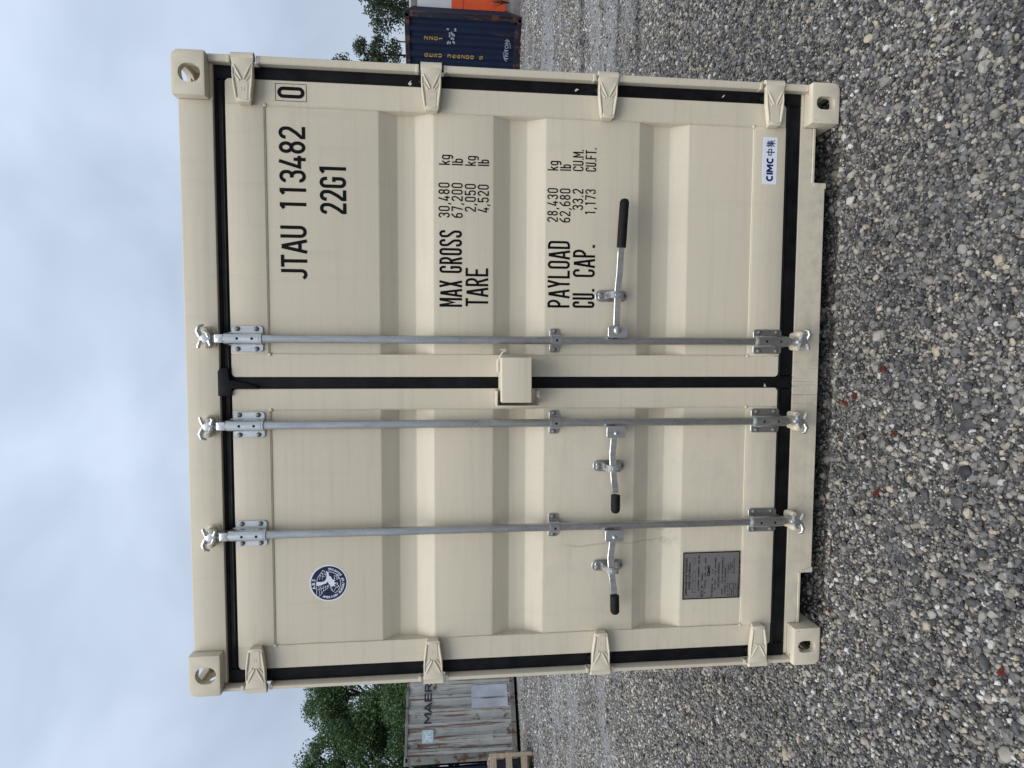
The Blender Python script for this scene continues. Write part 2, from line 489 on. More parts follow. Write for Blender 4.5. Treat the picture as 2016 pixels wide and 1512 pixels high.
def letters(text, x0, z0, x1, z1, y, mat, name='lettering', parent=None, sw=0.13, label=None, stack=False, wmul=1.0, frame=None, gw=0.47, tight=False):
    """flat painted letters filling x0..x1, z0..z1 on the plane y; frame adds an outline box"""
    vs, fs = [], []
    n = len(text)
    if stack:
        H = z1 - z0
        ph = H / n
        for i, ch in enumerate(text):
            for k, (c, pl) in enumerate(glyph(ch, gw, sw)):
                ribbon(vs, fs, pl, sw, c == 'closed', lambda u, v, i=i, k=k: (x0 + u / gw * (x1 - x0), y - 0.0001 * k, z1 - ph * (i + 1) + v * ph * 0.78))
    else:
        h = z1 - z0
        adv = []
        for ch in text:
            adv.append({'.': 0.17, ',': 0.19, ' ': 0.22 if tight else 0.40, 'I': 0.22, 'l': 0.20, 'M': gw * 1.12, 'A': gw * 1.06, 'J': gw * 0.9}.get(ch, gw))
        gap = ((x1 - x0) / h - sum(adv)) / max(1, n - 1)
        hs = 1.0
        MG = 0.075
        if gap < MG and n > 1:
            hs = ((x1 - x0) / h - MG * (n - 1)) / sum(adv)
            adv = [a * hs for a in adv]
            gap = MG
        x = x0
        for i, ch in enumerate(text):
            gwe = gw * hs
            if ch in 'MAJ': gwe = adv[i]
            off = (gwe - adv[i]) / 2
            for k, (c, pl) in enumerate(glyph(ch, gwe, sw)):
                ribbon(vs, fs, pl, sw, c == 'closed', lambda u, v, x=x, k=k, off=off: (x + (u - off) * h, y - 0.0001 * k, z0 + v * h))
            x += (adv[i] + gap) * h
    if frame:
        a0, b0, a1, b1, tw = frame
        ribbon(vs, fs, [(a0, b0), (a1, b0), (a1, b1), (a0, b1)], tw, True, lambda u, v: (u, y, v))
    me = bpy.data.meshes.new(name)
    me.from_pydata(vs, [], fs)
    me.materials.append(mat)
    return link(name, me, parent, label=label)

def flat_poly_mesh(name, polys, y, mat, parent, **k):
    """polys: lists of (x,z); each gets a slightly different depth"""
    vs, fs = [], []
    for i, p in enumerate(polys):
        b = len(vs)
        vs += [(a, y - 0.00012 * i, c) for a, c in p]
        fs.append(tuple(range(b, b + len(p))))
    me = bpy.data.meshes.new(name)
    me.from_pydata(vs, [], fs)
    me.materials.append(mat)
    return link(name, me, parent, **k)

def text_mesh(txt, size, mat, name='lettering', parent=None, loc=(0, 0, 0), sx=1.0, off=0.0, rot=0.0, align='CENTER'):
    cu = bpy.data.curves.new('t', 'FONT')
    cu.body = txt
    cu.size = size
    cu.align_x = align
    cu.align_y = 'CENTER'
    cu.offset = off
    cu.resolution_u = 3
    o = bpy.data.objects.new('t', cu)
    me = bpy.data.meshes.new_from_object(o)
    bpy.data.objects.remove(o)
    bpy.data.curves.remove(cu)
    me.transform(Matrix.Diagonal((sx, 1, 1, 1)))
    me.transform(Matrix.Rotation(rot, 4, 'Z'))
    me.transform(Matrix.Rotation(math.pi / 2, 4, 'X'))
    me.transform(Matrix.Translation(loc))
    me.materials.clear()
    me.materials.append(mat)
    if name is None:
        return me
    return link(name, me, parent)

# ================================================================== corner castings (hollow, with their real openings)
def casting_mesh(name, mat, hole_w, hole_h, hx, hz):
    def tmp(mb, nm):
        return mb.build(nm, mat, smooth=0)
    b = MB(); prof = [(0.162, 0), (0.162, 0.118)] + [(0.0, 0.118)] + arc(0.030, 0.030, 0.030, 0.030, 180, 270, 6)
    b.prism(prof, 0.0, 0.178, bevel=0.005, seg=2)
    body = tmp(b, 'tmp_body')
    cuts = []
    c = MB(); c.box(0.022, 0.150, 0.026, 0.165, 0.024, 0.105); cuts.append(tmp(c, 'tmp_c'))
    c = MB(); c.prism(rrect(hx - hole_w / 2, hx + hole_w / 2, hz - hole_h / 2, hz + hole_h / 2, min(hole_w, hole_h) / 2 - 0.0015, 8), -0.02, 0.06); cuts.append(tmp(c, 'tmp_c'))
    c = MB(); c.prism(rrect(0.07, 0.149, 0.032, 0.083, 0.024, 8), -0.02, 0.06, axis='x'); cuts.append(tmp(c, 'tmp_c'))
    c = MB(); c.prism(rrect(0.035, 0.098, 0.035, 0.150, 0.03, 8), -0.02, 0.06, axis='z'); cuts.append(tmp(c, 'tmp_c'))
    for k in cuts:
        md = body.modifiers.new('b', 'BOOLEAN'); md.operation = 'DIFFERENCE'; md.solver = 'EXACT'; md.object = k
    dg = bpy.context.evaluated_depsgraph_get()
    dg.update()
    me = bpy.data.meshes.new_from_object(body.evaluated_get(dg))
    for o in cuts + [body]:
        mm = o.data
        bpy.data.objects.remove(o)
        bpy.data.meshes.remove(mm)
    me.name = name
    me.materials.clear(); me.materials.append(mat)
    me.polygons.foreach_set('use_smooth', [True] * len(me.polygons))
    me.set_sharp_from_angle(angle=R(30))
    return me
# local casting: outer corner at origin, x inward, y inward, z inward from the outer face
ME_TOP = casting_mesh('casting_top', CAST, 0.067, 0.078, 0.083, 0.064)
ME_BOT = casting_mesh('casting_bottom', CASTB, 0.052, 0.079, 0.081, 0.060)

def corrug_profile(length, pitch=0.278, depth=0.036, start=0.0):
    """points (s, d) along the wall, d = recess"""
    pts = []
    n = max(1, int(round(length / pitch)))
    p = length / n
    for i in range(n):
        a = i * p
        pts += [(a, 0), (a + p * 0.26, 0), (a + p * 0.50, depth), (a + p * 0.76, depth)]
    pts.append((length, 0))
    return pts

def wall_mesh(pts, place, z0, z1, th=0.003):
    """vertical corrugated sheet; place(s,d,z)->xyz"""
    vs, fs = [], []
    for s_, d_ in pts:
        for z in (z0, z1):
            vs.append(place(s_, d_, z))
        for z in (z0, z1):
            vs.append(place(s_, d_ + th, z))
    for i in range(len(pts) - 1):
        a, b = i * 4, (i + 1) * 4
        fs += [(a, b, b + 1, a + 1), (a + 2, a + 3, b + 3, b + 2), (a, a + 2, b + 2, b), (a + 1, b + 1, b + 3, a + 3)]
    fs += [(0, 1, 3, 2), tuple(len(vs) - 4 + k for k in (0, 2, 3, 1))]
    return vs, fs

def add_wall(root, name, pts, place, z0, z1, mat, **k):
    vs, fs = wall_mesh(pts, place, z0, z1)
    me = bpy.data.meshes.new(name)
    me.from_pydata(vs, [], fs)
    me.materials.append(mat)
    return link(name, me, root, **k)

def container_shell(root, L_, H, mat, cast_top, cast_bot, frame=None, door_end=True, Wd=2.438, front_open=False, underside=None, front='corr'):
    """local frame: x 0..Wd across the front end, y 0..L_ away from it, z up"""
    frame = frame or mat
    for fx in (0, 1):
        for fy in (0, 1):
            for fz in (0, 1):
                o = link('corner_casting', cast_top if fz else cast_bot, root)
                o.location = (Wd if fx else 0, L_ if fy else 0, H if fz else 0)
                o.scale = (-1 if fx else 1, -1 if fy else 1, -1 if fz else 1)
                if frame is not BEIGE:
                    o.material_slots[0].link = 'OBJECT'
                    o.material_slots[0].material = frame
    # side walls
    for fx in (0, 1):
        xf = (lambda d: 0.012 + d) if fx == 0 else (lambda d: Wd - 0.012 - d)
        add_wall(root, 'side_wall', corrug_profile(L_ - 0.36), lambda s, d, z, xf=xf: (xf(d), 0.18 + s, z), 0.135, H - 0.065, mat)
        x0, x1 = (0.004, 0.064) if fx == 0 else (Wd - 0.064, Wd - 0.004)
        MB().box(x0, x1, 0.178, L_ - 0.178, H - 0.066, H - 0.010, 0.004).build('top_rail', frame, root)
        x0, x1 = (0.006, 0.052) if fx == 0 else (Wd - 0.052, Wd - 0.006)
        MB().box(x0, x1, 0.178, L_ - 0.178, 0.018, 0.137, 0.004).build('bottom_rail', frame, root)
        for fy in ((1,) if front_open else (0, 1)):
            y0, y1 = (L_ - 0.175, L_ - 0.012) if fy else (0.012, 0.175)
            xx0, xx1 = (0.006, 0.115) if fx == 0 else (Wd - 0.115, Wd - 0.006)
            MB().box(xx0, xx1, y0, y1, 0.119, H - 0.119, 0.006, 2).build('corner_post', frame, root)
    # end walls
    for fy in ((1,) if front_open else (0, 1)):
        yf = (lambda d: L_ - 0.03 - d) if fy else (lambda d: 0.03 + d)
        add_wall(root, 'end_wall', corrug_profile(Wd - 0.232, 0.245, 0.042), lambda s, d, z, yf=yf: (0.116 + s, yf(d), z), 0.16, H - 0.10, mat)
        y0, y1 = (L_ - 0.09, L_ - 0.02) if fy else (0.02, 0.09)
        MB().box(0.163, Wd - 0.163, y0, y1, H - 0.115, H - 0.008, 0.004).build('end_rail', frame, root)
        MB().box(0.163, Wd - 0.163, y0, y1, 0.018, 0.158, 0.004).build('end_rail', frame, root)
    # roof: gently corrugated across
    vs, fs = [], []
    n = int(L_ / 0.2)
    for i in range(n * 4 + 1):
        y = 0.10 + (L_ - 0.20) * i / (n * 4)
        dz = -0.030 if (i % 4) in (0, 1) else -0.012
        vs += [(0.06, y, H + dz), (Wd - 0.06, y, H + dz)]
    for i in range(n * 4):
        fs.append((2 * i, 2 * i + 1, 2 * i + 3, 2 * i + 2))
    me = bpy.data.meshes.new('roof'); me.from_pydata(vs, [], fs); me.materials.append(mat)
    link('roof', me, root)
    MB().box(0.06, Wd - 0.06, 0.20, L_ - 0.10, 0.10, 0.165).build('floor', underside or FLOORW, root)

# ================================================================== THE BEIGE CONTAINER
WD, HT, LN = 2.438, 2.591, 6.058
root = empty('shipping_container', (0, 0, 0), label='big beige shipping container seen at its closed double doors, filling the picture on the gravel', cat='container')
container_shell(root, LN, HT, BEIGE, ME_TOP, ME_BOT, front_open=True)

YP, YH, YS = 0.025, 0.038, 0.055      # front planes: post lip, header, sill
HZ = [2.345, 1.652, 0.960, 0.270]     # hinge heights
# corner posts of the door end: a body behind the rubber and a lip cut away at each hinge
for side in (0, 1):
    def X(a): return a if side == 0 else WD - a
    def bx(mb, a, b, *r, **k):
        return mb.box(min(X(a), X(b)), max(X(a), X(b)), *r, **k)
    m = MB()
    bx(m, 0.0, 0.080, 0.088, 0.176, 0.119, HT - 0.119)
    zs = [HT - 0.120] + [z for h in HZ for z in (h + 0.0475, h - 0.0475)] + [0.120]
    for i in range(0, len(zs), 2):
        a, b = zs[i], zs[i + 1]
        if a - b > 0.01:
            poly = [(X(0.0), YP + 0.003), (X(0.003), YP), (X(0.014 + 0.009 * side), YP), (X(0.017 + 0.010 * side), YP + 0.004), (X(0.018 + 0.009 * side), 0.0875), (X(0.0), 0.0875)]
            m.prism(poly, b, a, axis='z')
            # lug ears beside each hinge cut
            for z0 in (a, b):
                if 0.2 < z0 < 2.44:
                    zz0, zz1 = (z0 - 0.012, z0 - 0.0005) if z0 == a else (z0 + 0.0005, z0 + 0.012)
                    bx(m, 0.0005, 0.022 + 0.007 * side, YP - 0.0015, 0.056, zz0, zz1, bevel=0.002)
    m.build('corner_post', BEIGE, root)

# header with its upper gutter line
m = MB()
m.box(0.163, WD - 0.163, YH, 0.16, 2.461, 2.583, 0.004, 2)
m.box(0.163, WD - 0.163, YH + 0.012, 0.16, 2.5835, 2.588, 0.001)
# filler behind the castings
m.box(0.03, 0.1625, YH + 0.002, 0.16, 2.461, 2.4725); m.box(WD - 0.1625, WD - 0.03, YH + 0.002, 0.16, 2.461, 2.4725)
m.build('header', BEIGE, root)

# sill with the two fork notches
px0, px1 = 0.160, 0.383
m = MB()
poly = [(0.028, 0.132), (0.028, 0.1185), (px0 + 0.003, 0.1185), (px0 + 0.003, 0.078), (px1 - 0.014, 0.078), (px1 - 0.004, 0.073), (px1, 0.062), (px1 + 0.003, 0.040), (px1 + 0.018, 0.016)]
poly = poly + [(WD - a, b) for a, b in reversed(poly)]
m.prism(poly, YS, 0.075, bevel=0.002, seg=1)
for q in (0, 1):
    a, b = (px0 + 0.004, px1 + 0.004)
    if q: a, b = WD - b, WD - a
    m.box(a, b, YS - 0.004, 0.30, 0.066, 0.0775, 0.002)                   # pocket roof plate
    e0, e1 = (px1 + 0.004, px1 + 0.0145) if q == 0 else (WD - px1 - 0.0145, WD - px1 - 0.004)
    m.prism([(e0, 0.0655), (e1, 0.0655), (e1 + (0.012 if q == 0 else -0.0), 0.014), (e0 + (0.0 if q == 0 else -0.012), 0.014)], YS - 0.003, 0.30)
m.box(px1 + 0.02, WD - px1 - 0.02, 0.0755, 0.16, 0.016, 0.1315)
m.box(0.028, WD - 0.028, 0.0755, 0.16, 0.0785, 0.1315)
m.build('door_sill', BEIGE, root)

for y0 in (0.31, 0.62, 0.93, 1.3, 1.7):  # cross members, coloured dark so they also back the pockets with black
    MB().box(0.053, WD - 0.053, y0, y0 + 0.045, 0.030, 0.099).build('cross_member', FLOORW, root)
for q in (px0 + 0.004, px1 + 0.02, WD - px1 - 0.026, WD - px0 - 0.010):
    MB().box(q, q + 0.006, 0.301, 0.309, 0.0, 0.099).build('pocket_shade_plate', FLOORW, root)  # dark side pieces added to keep the pockets black
m = MB(); m.box(px0 - 0.02, px1 + 0.03, 0.2, 0.206, 0.008, 0.0655); m.build('pocket_shade_plate', FLOORW, root)  # dark plate added behind each pocket, standing in for deep shade
m = MB(); m.box(WD - px1 - 0.03, WD - px0 + 0.02, 0.2, 0.206, 0.008, 0.0655); m.build('pocket_shade_plate', FLOORW, root)

# ---- doors
DY = 0.045
ZT, ZB = 2.420, 0.200
doors = {}
TR = [(1.856, 1.787, 1.718, 1.646), (1.411, 1.341, 1.273, 1.201), (0.820, 0.750, 0.681, 0.611)]
RAIL_T, RAIL_B = 2.280, 0.335
def door(side):
    if side == 'L':
        x0, x1, s0, s1 = 0.0745, 1.194, 0.168, 1.112
    else:
        x0, x1, s0, s1 = 1.2405, 2.362, 1.328, 2.268
    lab = 'left door leaf with two locking bars' if side == 'L' else 'right door leaf with printed weights and one locking bar'
    m = MB()
    r = 0.016
    yS = DY + 0.0035
    # stiles
    m.prism([(x0, ZB + r)] + arc(x0 + r, ZB + r, r, r, 180, 270, 4)[1:] + [(s0, ZB), (s0, ZT)] + arc(x0 + r, ZT - r, r, r, 90, 180, 4), yS, 0.085, bevel=0.002, seg=1)
    m.prism([(s1, ZB)] + arc(x1 - r, ZB + r, r, r, 270, 360, 4) + arc(x1 - r, ZT - r, r, r, 0, 90, 4) + [(s1, ZT)], yS, 0.085, bevel=0.002, seg=1)
    m.box(s0 + 0.0004, s1 - 0.0004, DY, 0.085, RAIL_T, ZT - 0.001, 0.0025, 2)
    m.box(s0 + 0.0004, s1 - 0.0004, DY, 0.085, ZB + 0.001, RAIL_B, 0.0025, 2)
    d = m.build('door', BEIGE, root, label=lab)
    # pressed panel with three troughs
    yF, yR = DY + 0.0055, DY + 0.0395
    zs = [(RAIL_T, yF)]
    for a, b, c, e in TR:
        zs += [(a, yF), (b, yR), (c, yR), (e, yF)]
    zs += [(RAIL_B, yF)]
    vs, fs = [], []
    for z, y in zs:
        vs += [(s0 - 0.001, y, z), (s1 + 0.001, y, z)]
    for i in range(len(zs) - 1):
        fs.append((2 * i, 2 * i + 1, 2 * i + 3, 2 * i + 2))
    for a, b, c, e in TR:                       # end closures, slightly raked
        for xe, sg in ((s0 + 0.0005, 1), (s1 - 0.0005, -1)):
            bi = len(vs)
            vs += [(xe, yF - 0.001, a + 0.001), (xe + sg * 0.004, yR, b), (xe + sg * 0.004, yR, c), (xe, yF - 0.001, e - 0.001)]
            fs.append((bi, bi + 1, bi + 2, bi + 3))
    me = bpy.data.meshes.new('pressed_panel'); me.from_pydata(vs, [], fs); me.materials.append(BEIGE)
    bm = bmesh.new(); bm.from_mesh(me)
    # roll the fold edges a little
    es = [e for e in bm.edges if len(e.link_faces) == 2 and e.calc_face_angle(0) > 0.3]
    bmesh.ops.bevel(bm, geom=es, offset=0.0035, segments=2, affect='EDGES', profile=0.5)
    bmesh.ops.recalc_face_normals(bm, faces=bm.faces)
    bm.to_mesh(me); bm.free()
    me.polygons.foreach_set('use_smooth', [True] * len(me.polygons)); me.set_sharp_from_angle(angle=R(30))
    link('pressed_panel', me, d)
    # weld beads along the stiles, rails ledge drips
    m = MB()
    for xs in (s0, s1):
        for za, zb in ((ZT - 0.02, RAIL_T), (RAIL_T, RAIL_B), (RAIL_B, ZB + 0.02)):
            n = max(3, int(abs(za - zb) / 0.03))
            p = [(xs + random.uniform(-0.0009, 0.0009), yS - 0.0003 + random.uniform(-0.0005, 0.0004), za + (zb - za) * i / n) for i in range(n + 1)]
            m.tube(p, 0.0019, 6)
        for z in (RAIL_T - 0.004, RAIL_B + 0.004):
            m.dome((xs, yS, z), 0.007, 0.005, 8)
    for z in (RAIL_T, RAIL_B):
        n = 30
        p = [(s0 + 0.01 + (s1 - s0 - 0.02) * i / n, DY + 0.0045, z + (0.0022 if z < 1 else -0.0022) + random.uniform(-0.0004, 0.0004)) for i in range(n + 1)]
        m.tube(p, 0.0026, 6)
    m.build('weld_bead', BEIGE, d)
    # rubber gasket: flat flange + ribs round the leaf
    m = MB()
    g = 0.028
    gx0 = x0 - g if side == 'L' else x0 - 0.022
    gx1 = x1 + 0.0225 if side == 'L' else x1 + g + 0.020
    if side == 'L': gx0 = x0 - 0.055
    yg0, yg1 = 0.054, 0.082
    zt, zb = 2.4605, 0.134
    m.box(gx0, x0 + 0.004, yg0, yg1, zb, zt, 0.003); m.box(x1 - 0.004, gx1, yg0, yg1, zb, zt, 0.003)
    m.box(x0 + 0.0045, x1 - 0.0045, yg0, yg1, ZT - 0.004, zt, 0.003); m.box(x0 + 0.0045, x1 - 0.0045, yg0, yg1, zb, ZB + 0.004, 0.003)
    # raised lips
    m.tube([(x0 - 0.004, 0.056, zb + 0.004), (x0 - 0.004, 0.056, zt - 0.012)], 0.006, 8)
    m.tube([(x1 + 0.004, 0.056, zb + 0.004), (x1 + 0.004, 0.056, zt - 0.012)], 0.006, 8)
    m.tube([(x0, 0.054, ZT + 0.010), (x1, 0.054, ZT + 0.010)], 0.005, 8)
    m.tube([(x0, 0.054, zt - 0.010), (x1, 0.054, zt - 0.010)], 0.004, 8)
    m.tube([(x0, 0.054, ZB - 0.007), (x1, 0.054, ZB - 0.007)], 0.006, 8)
    if side == 'L':   # the overlapping flap at the head of the joint
        m.prism([(1.168, 2.418), (1.168, 2.468), (1.262, 2.468), (1.276, 2.460), (1.276, 2.430), (1.230, 2.425), (1.216, 2.36), (1.203, 2.32), (1.196, 2.32), (1.196, 2.418)], 0.0365, 0.050, bevel=0.003, seg=2)
        m.box(1.198, 1.238, 0.052, 0.0595, 0.14, 2.42, 0.003)
    m.build('door_gasket', RUBBER, d)
    return d
DL, DR = door('L'), door('R')
# dark throat behind the rubber (the folded inner faces of frame and leaves)
m = MB(); m.box(0.03, WD - 0.03, 0.086, 0.10, 0.13, 2.46); m.build('door_rebate', RUBBER, root)

# paint smears on the rubber
def smear(pts, y, par):
    flat = [(x, z) for x, z in pts]
    m = MB(); m.prism(flat, y - 0.001, y); return m.build('paint_smear', CHIP, par)
smear([(2.372, 1.742), (2.381, 1.736), (2.385, 1.728), (2.378, 1.733), (2.374, 1.726), (2.366, 1.733)], 0.0500, DR)
smear([(2.380, 1.088), (2.386, 1.081), (2.383, 1.071), (2.373, 1.086)], 0.0500, DR)
smear([(2.386, 0.475), (2.392, 0.466), (2.382, 0.470), (2.378, 0.480)], 0.0500, DR)
smear([(1.198, 0.262), (1.212, 0.258), (1.198, 0.252)], 0.051, DL)

# hinges
def hinge_mesh():
    """blade pointing +x from the pin at x=0; y front; z centred"""
    m = MB()
    out = [(0.006, 0.040), (0.022, 0.040), (0.034, 0.0375), (0.046, 0.0385), (0.074, 0.0385), (0.100, 0.037), (0.162, 0.0285), (0.171, 0.026), (0.174, 0.022)]
    full = out + [(a, -b) for a, b in reversed(out)]
    # body: lower blade
    m.prism(full, -0.006, 0.012, bevel=0.003, seg=2)
    # knuckle round the pin
    m.tube([(0.008, 0.008, -0.040), (0.008, 0.008, 0.040)], 0.0165, 14)
    # raised rims
    for sg in (1, -1):
        rim = [(0.050, 0.0345 * sg), (0.072, 0.0345 * sg), (0.100, 0.0325 * sg), (0.130, 0.0285 * sg), (0.160, 0.0245 * sg)]
        for (a, b) in zip(rim[:-1], rim[1:]):
            pass
        m.tube([(x, -0.0065, z) for x, z in rim], [0.002, 0.0035, 0.0045, 0.0048, 0.0035], 8)
        # chevron ribs
        m.tube([(0.040, -0.0055, 0.030 * sg), (0.062, -0.0072, 0.020 * sg), (0.094, -0.0072, 0.004 * sg)], [0.0025, 0.0035, 0.0035], 8)
        m.tube([(0.076, -0.0062, 0.029 * sg), (0.098, -0.0065, 0.012 * sg)], [0.003, 0.0035], 6)
    # pad near the tip and its cast mark
    m.prism([(0.104, 0.020), (0.168, 0.017), (0.168, -0.017), (0.104, -0.020)], -0.0078, -0.004, bevel=0.0015, seg=1)
    for dx, dz in ((0.122, -0.006), (0.122, 0.004), (0.130, -0.006), (0.130, 0.004)):
        m.box(dx, dx + 0.006, -0.0088, -0.0076, dz, dz + 0.0016)
    m.box(0.03, 0.175, 0.010, 0.024, -0.020, 0.020)
    ob = m.build('hinge', CAST)
    me = ob.data
    bpy.data.objects.remove(ob)
    return me
HME = hinge_mesh()
for i, z in enumerate(HZ):
    for side in (0, 1):
        o = link('hinge', HME, root)
        o.location = (0.000 if side == 0 else WD, 0.019, z)
        o.scale = (-1 if side else 1, 1, 1)
        o.rotation_euler = (0, R(random.uniform(-1.2, 1.2)), 0)
        # dark grease at the rubber corner beside the hinge
        xx = 0.060 if side == 0 else WD - 0.060
        s = MB(); s.tube([(xx, 0.040, z + 0.036), (xx, 0.040, z + 0.050)], [0.012, 0.007], 8)
        if i: s.build('rubber_plug', RUBBER, root)

# ---- locking bars
BARS = [('R', 1.388), ('L', 1.056), ('L', 0.629)]
BY, BR = 0.017, 0.0165
def saddle(m, x, z0, z1, hw, r, yb):
    """half round clip over the bar from plate to plate"""
    prof = [(x - hw, yb), (x - r, yb)] + [(x + r * math.cos(R(a)), BY - 0.002 - r * math.sin(R(a))) for a in range(180, -1, -20)] + [(x + r, yb), (x + hw, yb)]
    prof2 = prof + [(x + hw, yb + 0.004), (x - hw, yb + 0.004)]
    m.prism(prof2, z0, z1, axis='z')
for bi, (sd, x) in enumerate(BARS):
    m = MB()
    m.tube([(x, BY, 0.172), (x, BY, 0.225), (x, BY, 1.3), (x, BY, 2.44)], BR, 20)
    bar = m.build('locking_bar', GALV, root, label=('locking bar of the right door, the one with the long handle' if bi == 0 else 'locking bar nearest the joint on the left door' if bi == 1 else 'locking bar at the middle of the left door'))
    # bearings
    for ztop in (1, 0):
        z0, z1 = (2.297, 2.415) if ztop else (0.196, 0.321)
        m = MB()
        m.prism(rrect(x - 0.051, x + 0.050, z0, z1, 0.012), 0.0385, 0.0445, bevel=0.0015, seg=1)
        saddle(m, x, z0 - 0.006 if not ztop else z0 + 0.004, z1 + 0.008 if ztop else z1 - 0.004, 0.0245, 0.0225, 0.0345)
        b = m.build('bearing_plate', GALV2 if ztop else GALV, bar)
        for dx in (-0.039, 0.038):
            for zz in (z0 + 0.024, z1 - 0.024):
                stud('bolt', (x + dx, 0.0385, zz), 0.0095, 0.008, BOLT, bar, 10)
        for zz in ((z0 + 0.028, z1 - 0.036)):
            stud('bolt_hole', (x, BY - 0.0237, zz), 0.0052, 0.0009, HOLE, bar, 12, True)
        m = MB()   # collar
        if ztop:
            m.tube([(x, BY, z0 - 0.004), (x, BY, z0 + 0.010)], 0.0228, 20)
            m.build('collar', GALV2, bar)
            m = MB()
            m.tube([(x, BY, 2.418), (x, BY, 2.432)], 0.0215, 20)
            m.prism(rrect(x - 0.016, x + 0.016, 2.430, 2.462, 0.003), -0.004, 0.034, bevel=0.003)
        else:
            m.tube([(x, BY, z1 - 0.010), (x, BY, z1 - 0.004), (x, BY, z1 + 0.006)], [0.0235, 0.0245, 0.0205], 20)
            m.build('collar', GALV2, bar)
            m = MB()
            m.tube([(x, BY, 0.180), (x, BY, 0.196)], 0.0215, 20)
            if bi < 2:     # raised chevron
                yy = BY - 0.0250
                m.tube([(x - 0.022, yy + 0.010, 0.312), (x - 0.018, yy + 0.002, 0.285), (x + 0.001, yy, 0.226), (x + 0.018, yy + 0.002, 0.285), (x + 0.022, yy + 0.010, 0.312)], 0.0016, 6)
        m.build('collar', GALV2, bar)
    # middle guide
    m = MB()
    m.prism(rrect(x - 0.048, x + 0.048, 1.142, 1.182, 0.009), 0.0435, 0.0495, bevel=0.0015, seg=1)
    saddle(m, x, 1.142, 1.180, 0.030, 0.0225, 0.0395)
    m.build('guide_bracket', GALV, bar)
    for dx in (-0.037, 0.037): stud('bolt', (x + dx, 0.0435, 1.162), 0.0095, 0.008, BOLT, bar, 10)
    stud('bolt_hole', (x, BY - 0.0237, 1.160), 0.0052, 0.0009, HOLE, bar, 12, True)
    # cam ends and keepers
    for ztop in (1, 0):
        zc = 2.492 if ztop else 0.128
        sg = 1 if ztop else -1
        fl = -1 if bi == 0 else 1
        yb = YH if ztop else YS
        # keeper: a painted forging with two blunt lugs, welded to the frame
        k = MB()
        k.prism(rrect(x - 0.036, x + 0.038, zc - 0.024, zc + 0.026, 0.012), yb - 0.007, yb - 0.0005, bevel=0.003, seg=2)
        k.build('cam_keeper', CAST, root)
        for q, (dx, dz, rr) in enumerate(((fl * -0.029, 0.004 * sg, 0.0155), (fl * 0.025, 0.002 * sg, 0.0125))):
            k = MB()
            k.tube([(x + dx, yb - 0.006, zc + dz), (x + dx, yb - 0.034, zc + dz), (x + dx, yb - 0.044, zc + dz * 1.5), (x + dx, yb - 0.047, zc + dz * 1.5)], [rr * 1.08, rr, rr * 0.78, rr * 0.4], 12)
            k.build('keeper_lug', CAST, root)
        c = MB()
        if ztop:
            c.tube([(x, BY, 2.455), (x, BY, 2.476)], 0.0135, 14)
        else:
            c.tube([(x, BY, 0.185), (x, BY, 0.146)], 0.0140, 14)
        c.prism([(x - 0.013, zc - 0.019), (x + 0.014, zc - 0.021), (x + 0.019, zc - 0.004), (x + 0.012, zc + 0.021), (x - 0.010, zc + 0.023), (x - 0.018, zc + 0.004)], -0.010, 0.026, bevel=0.005, seg=2)
        # the hook that closes round the larger lug, and the short opposing toes
        c.tube([(x + fl * -0.008, -0.002, zc + 0.020 * sg), (x + fl * -0.028, -0.006, zc + 0.029 * sg), (x + fl * -0.046, -0.006, zc + 0.022 * sg), (x + fl * -0.051, -0.002, zc + 0.006 * sg)], [0.010, 0.009, 0.0075, 0.004], 10)
        c.tube([(x + fl * -0.008, -0.004, zc - 0.012 * sg), (x + fl * -0.022, -0.010, zc - 0.006 * sg), (x + fl * -0.027, -0.010, zc + 0.006 * sg)], [0.009, 0.006, 0.004], 8)
        c.tube([(x + fl * 0.010, -0.004, zc + 0.017 * sg), (x + fl * 0.027, -0.009, zc + 0.023 * sg), (x + fl * 0.037, -0.010, zc + 0.026 * sg)], [0.009, 0.007, 0.0045], 8)
        c.tube([(x + fl * 0.010, -0.004, zc - 0.012 * sg), (x + fl * 0.028, -0.010, zc - 0.019 * sg), (x + fl * 0.034, -0.012, zc - 0.012 * sg)], [0.009, 0.006, 0.004], 8)
        c.build('cam_end', GALV2, bar)

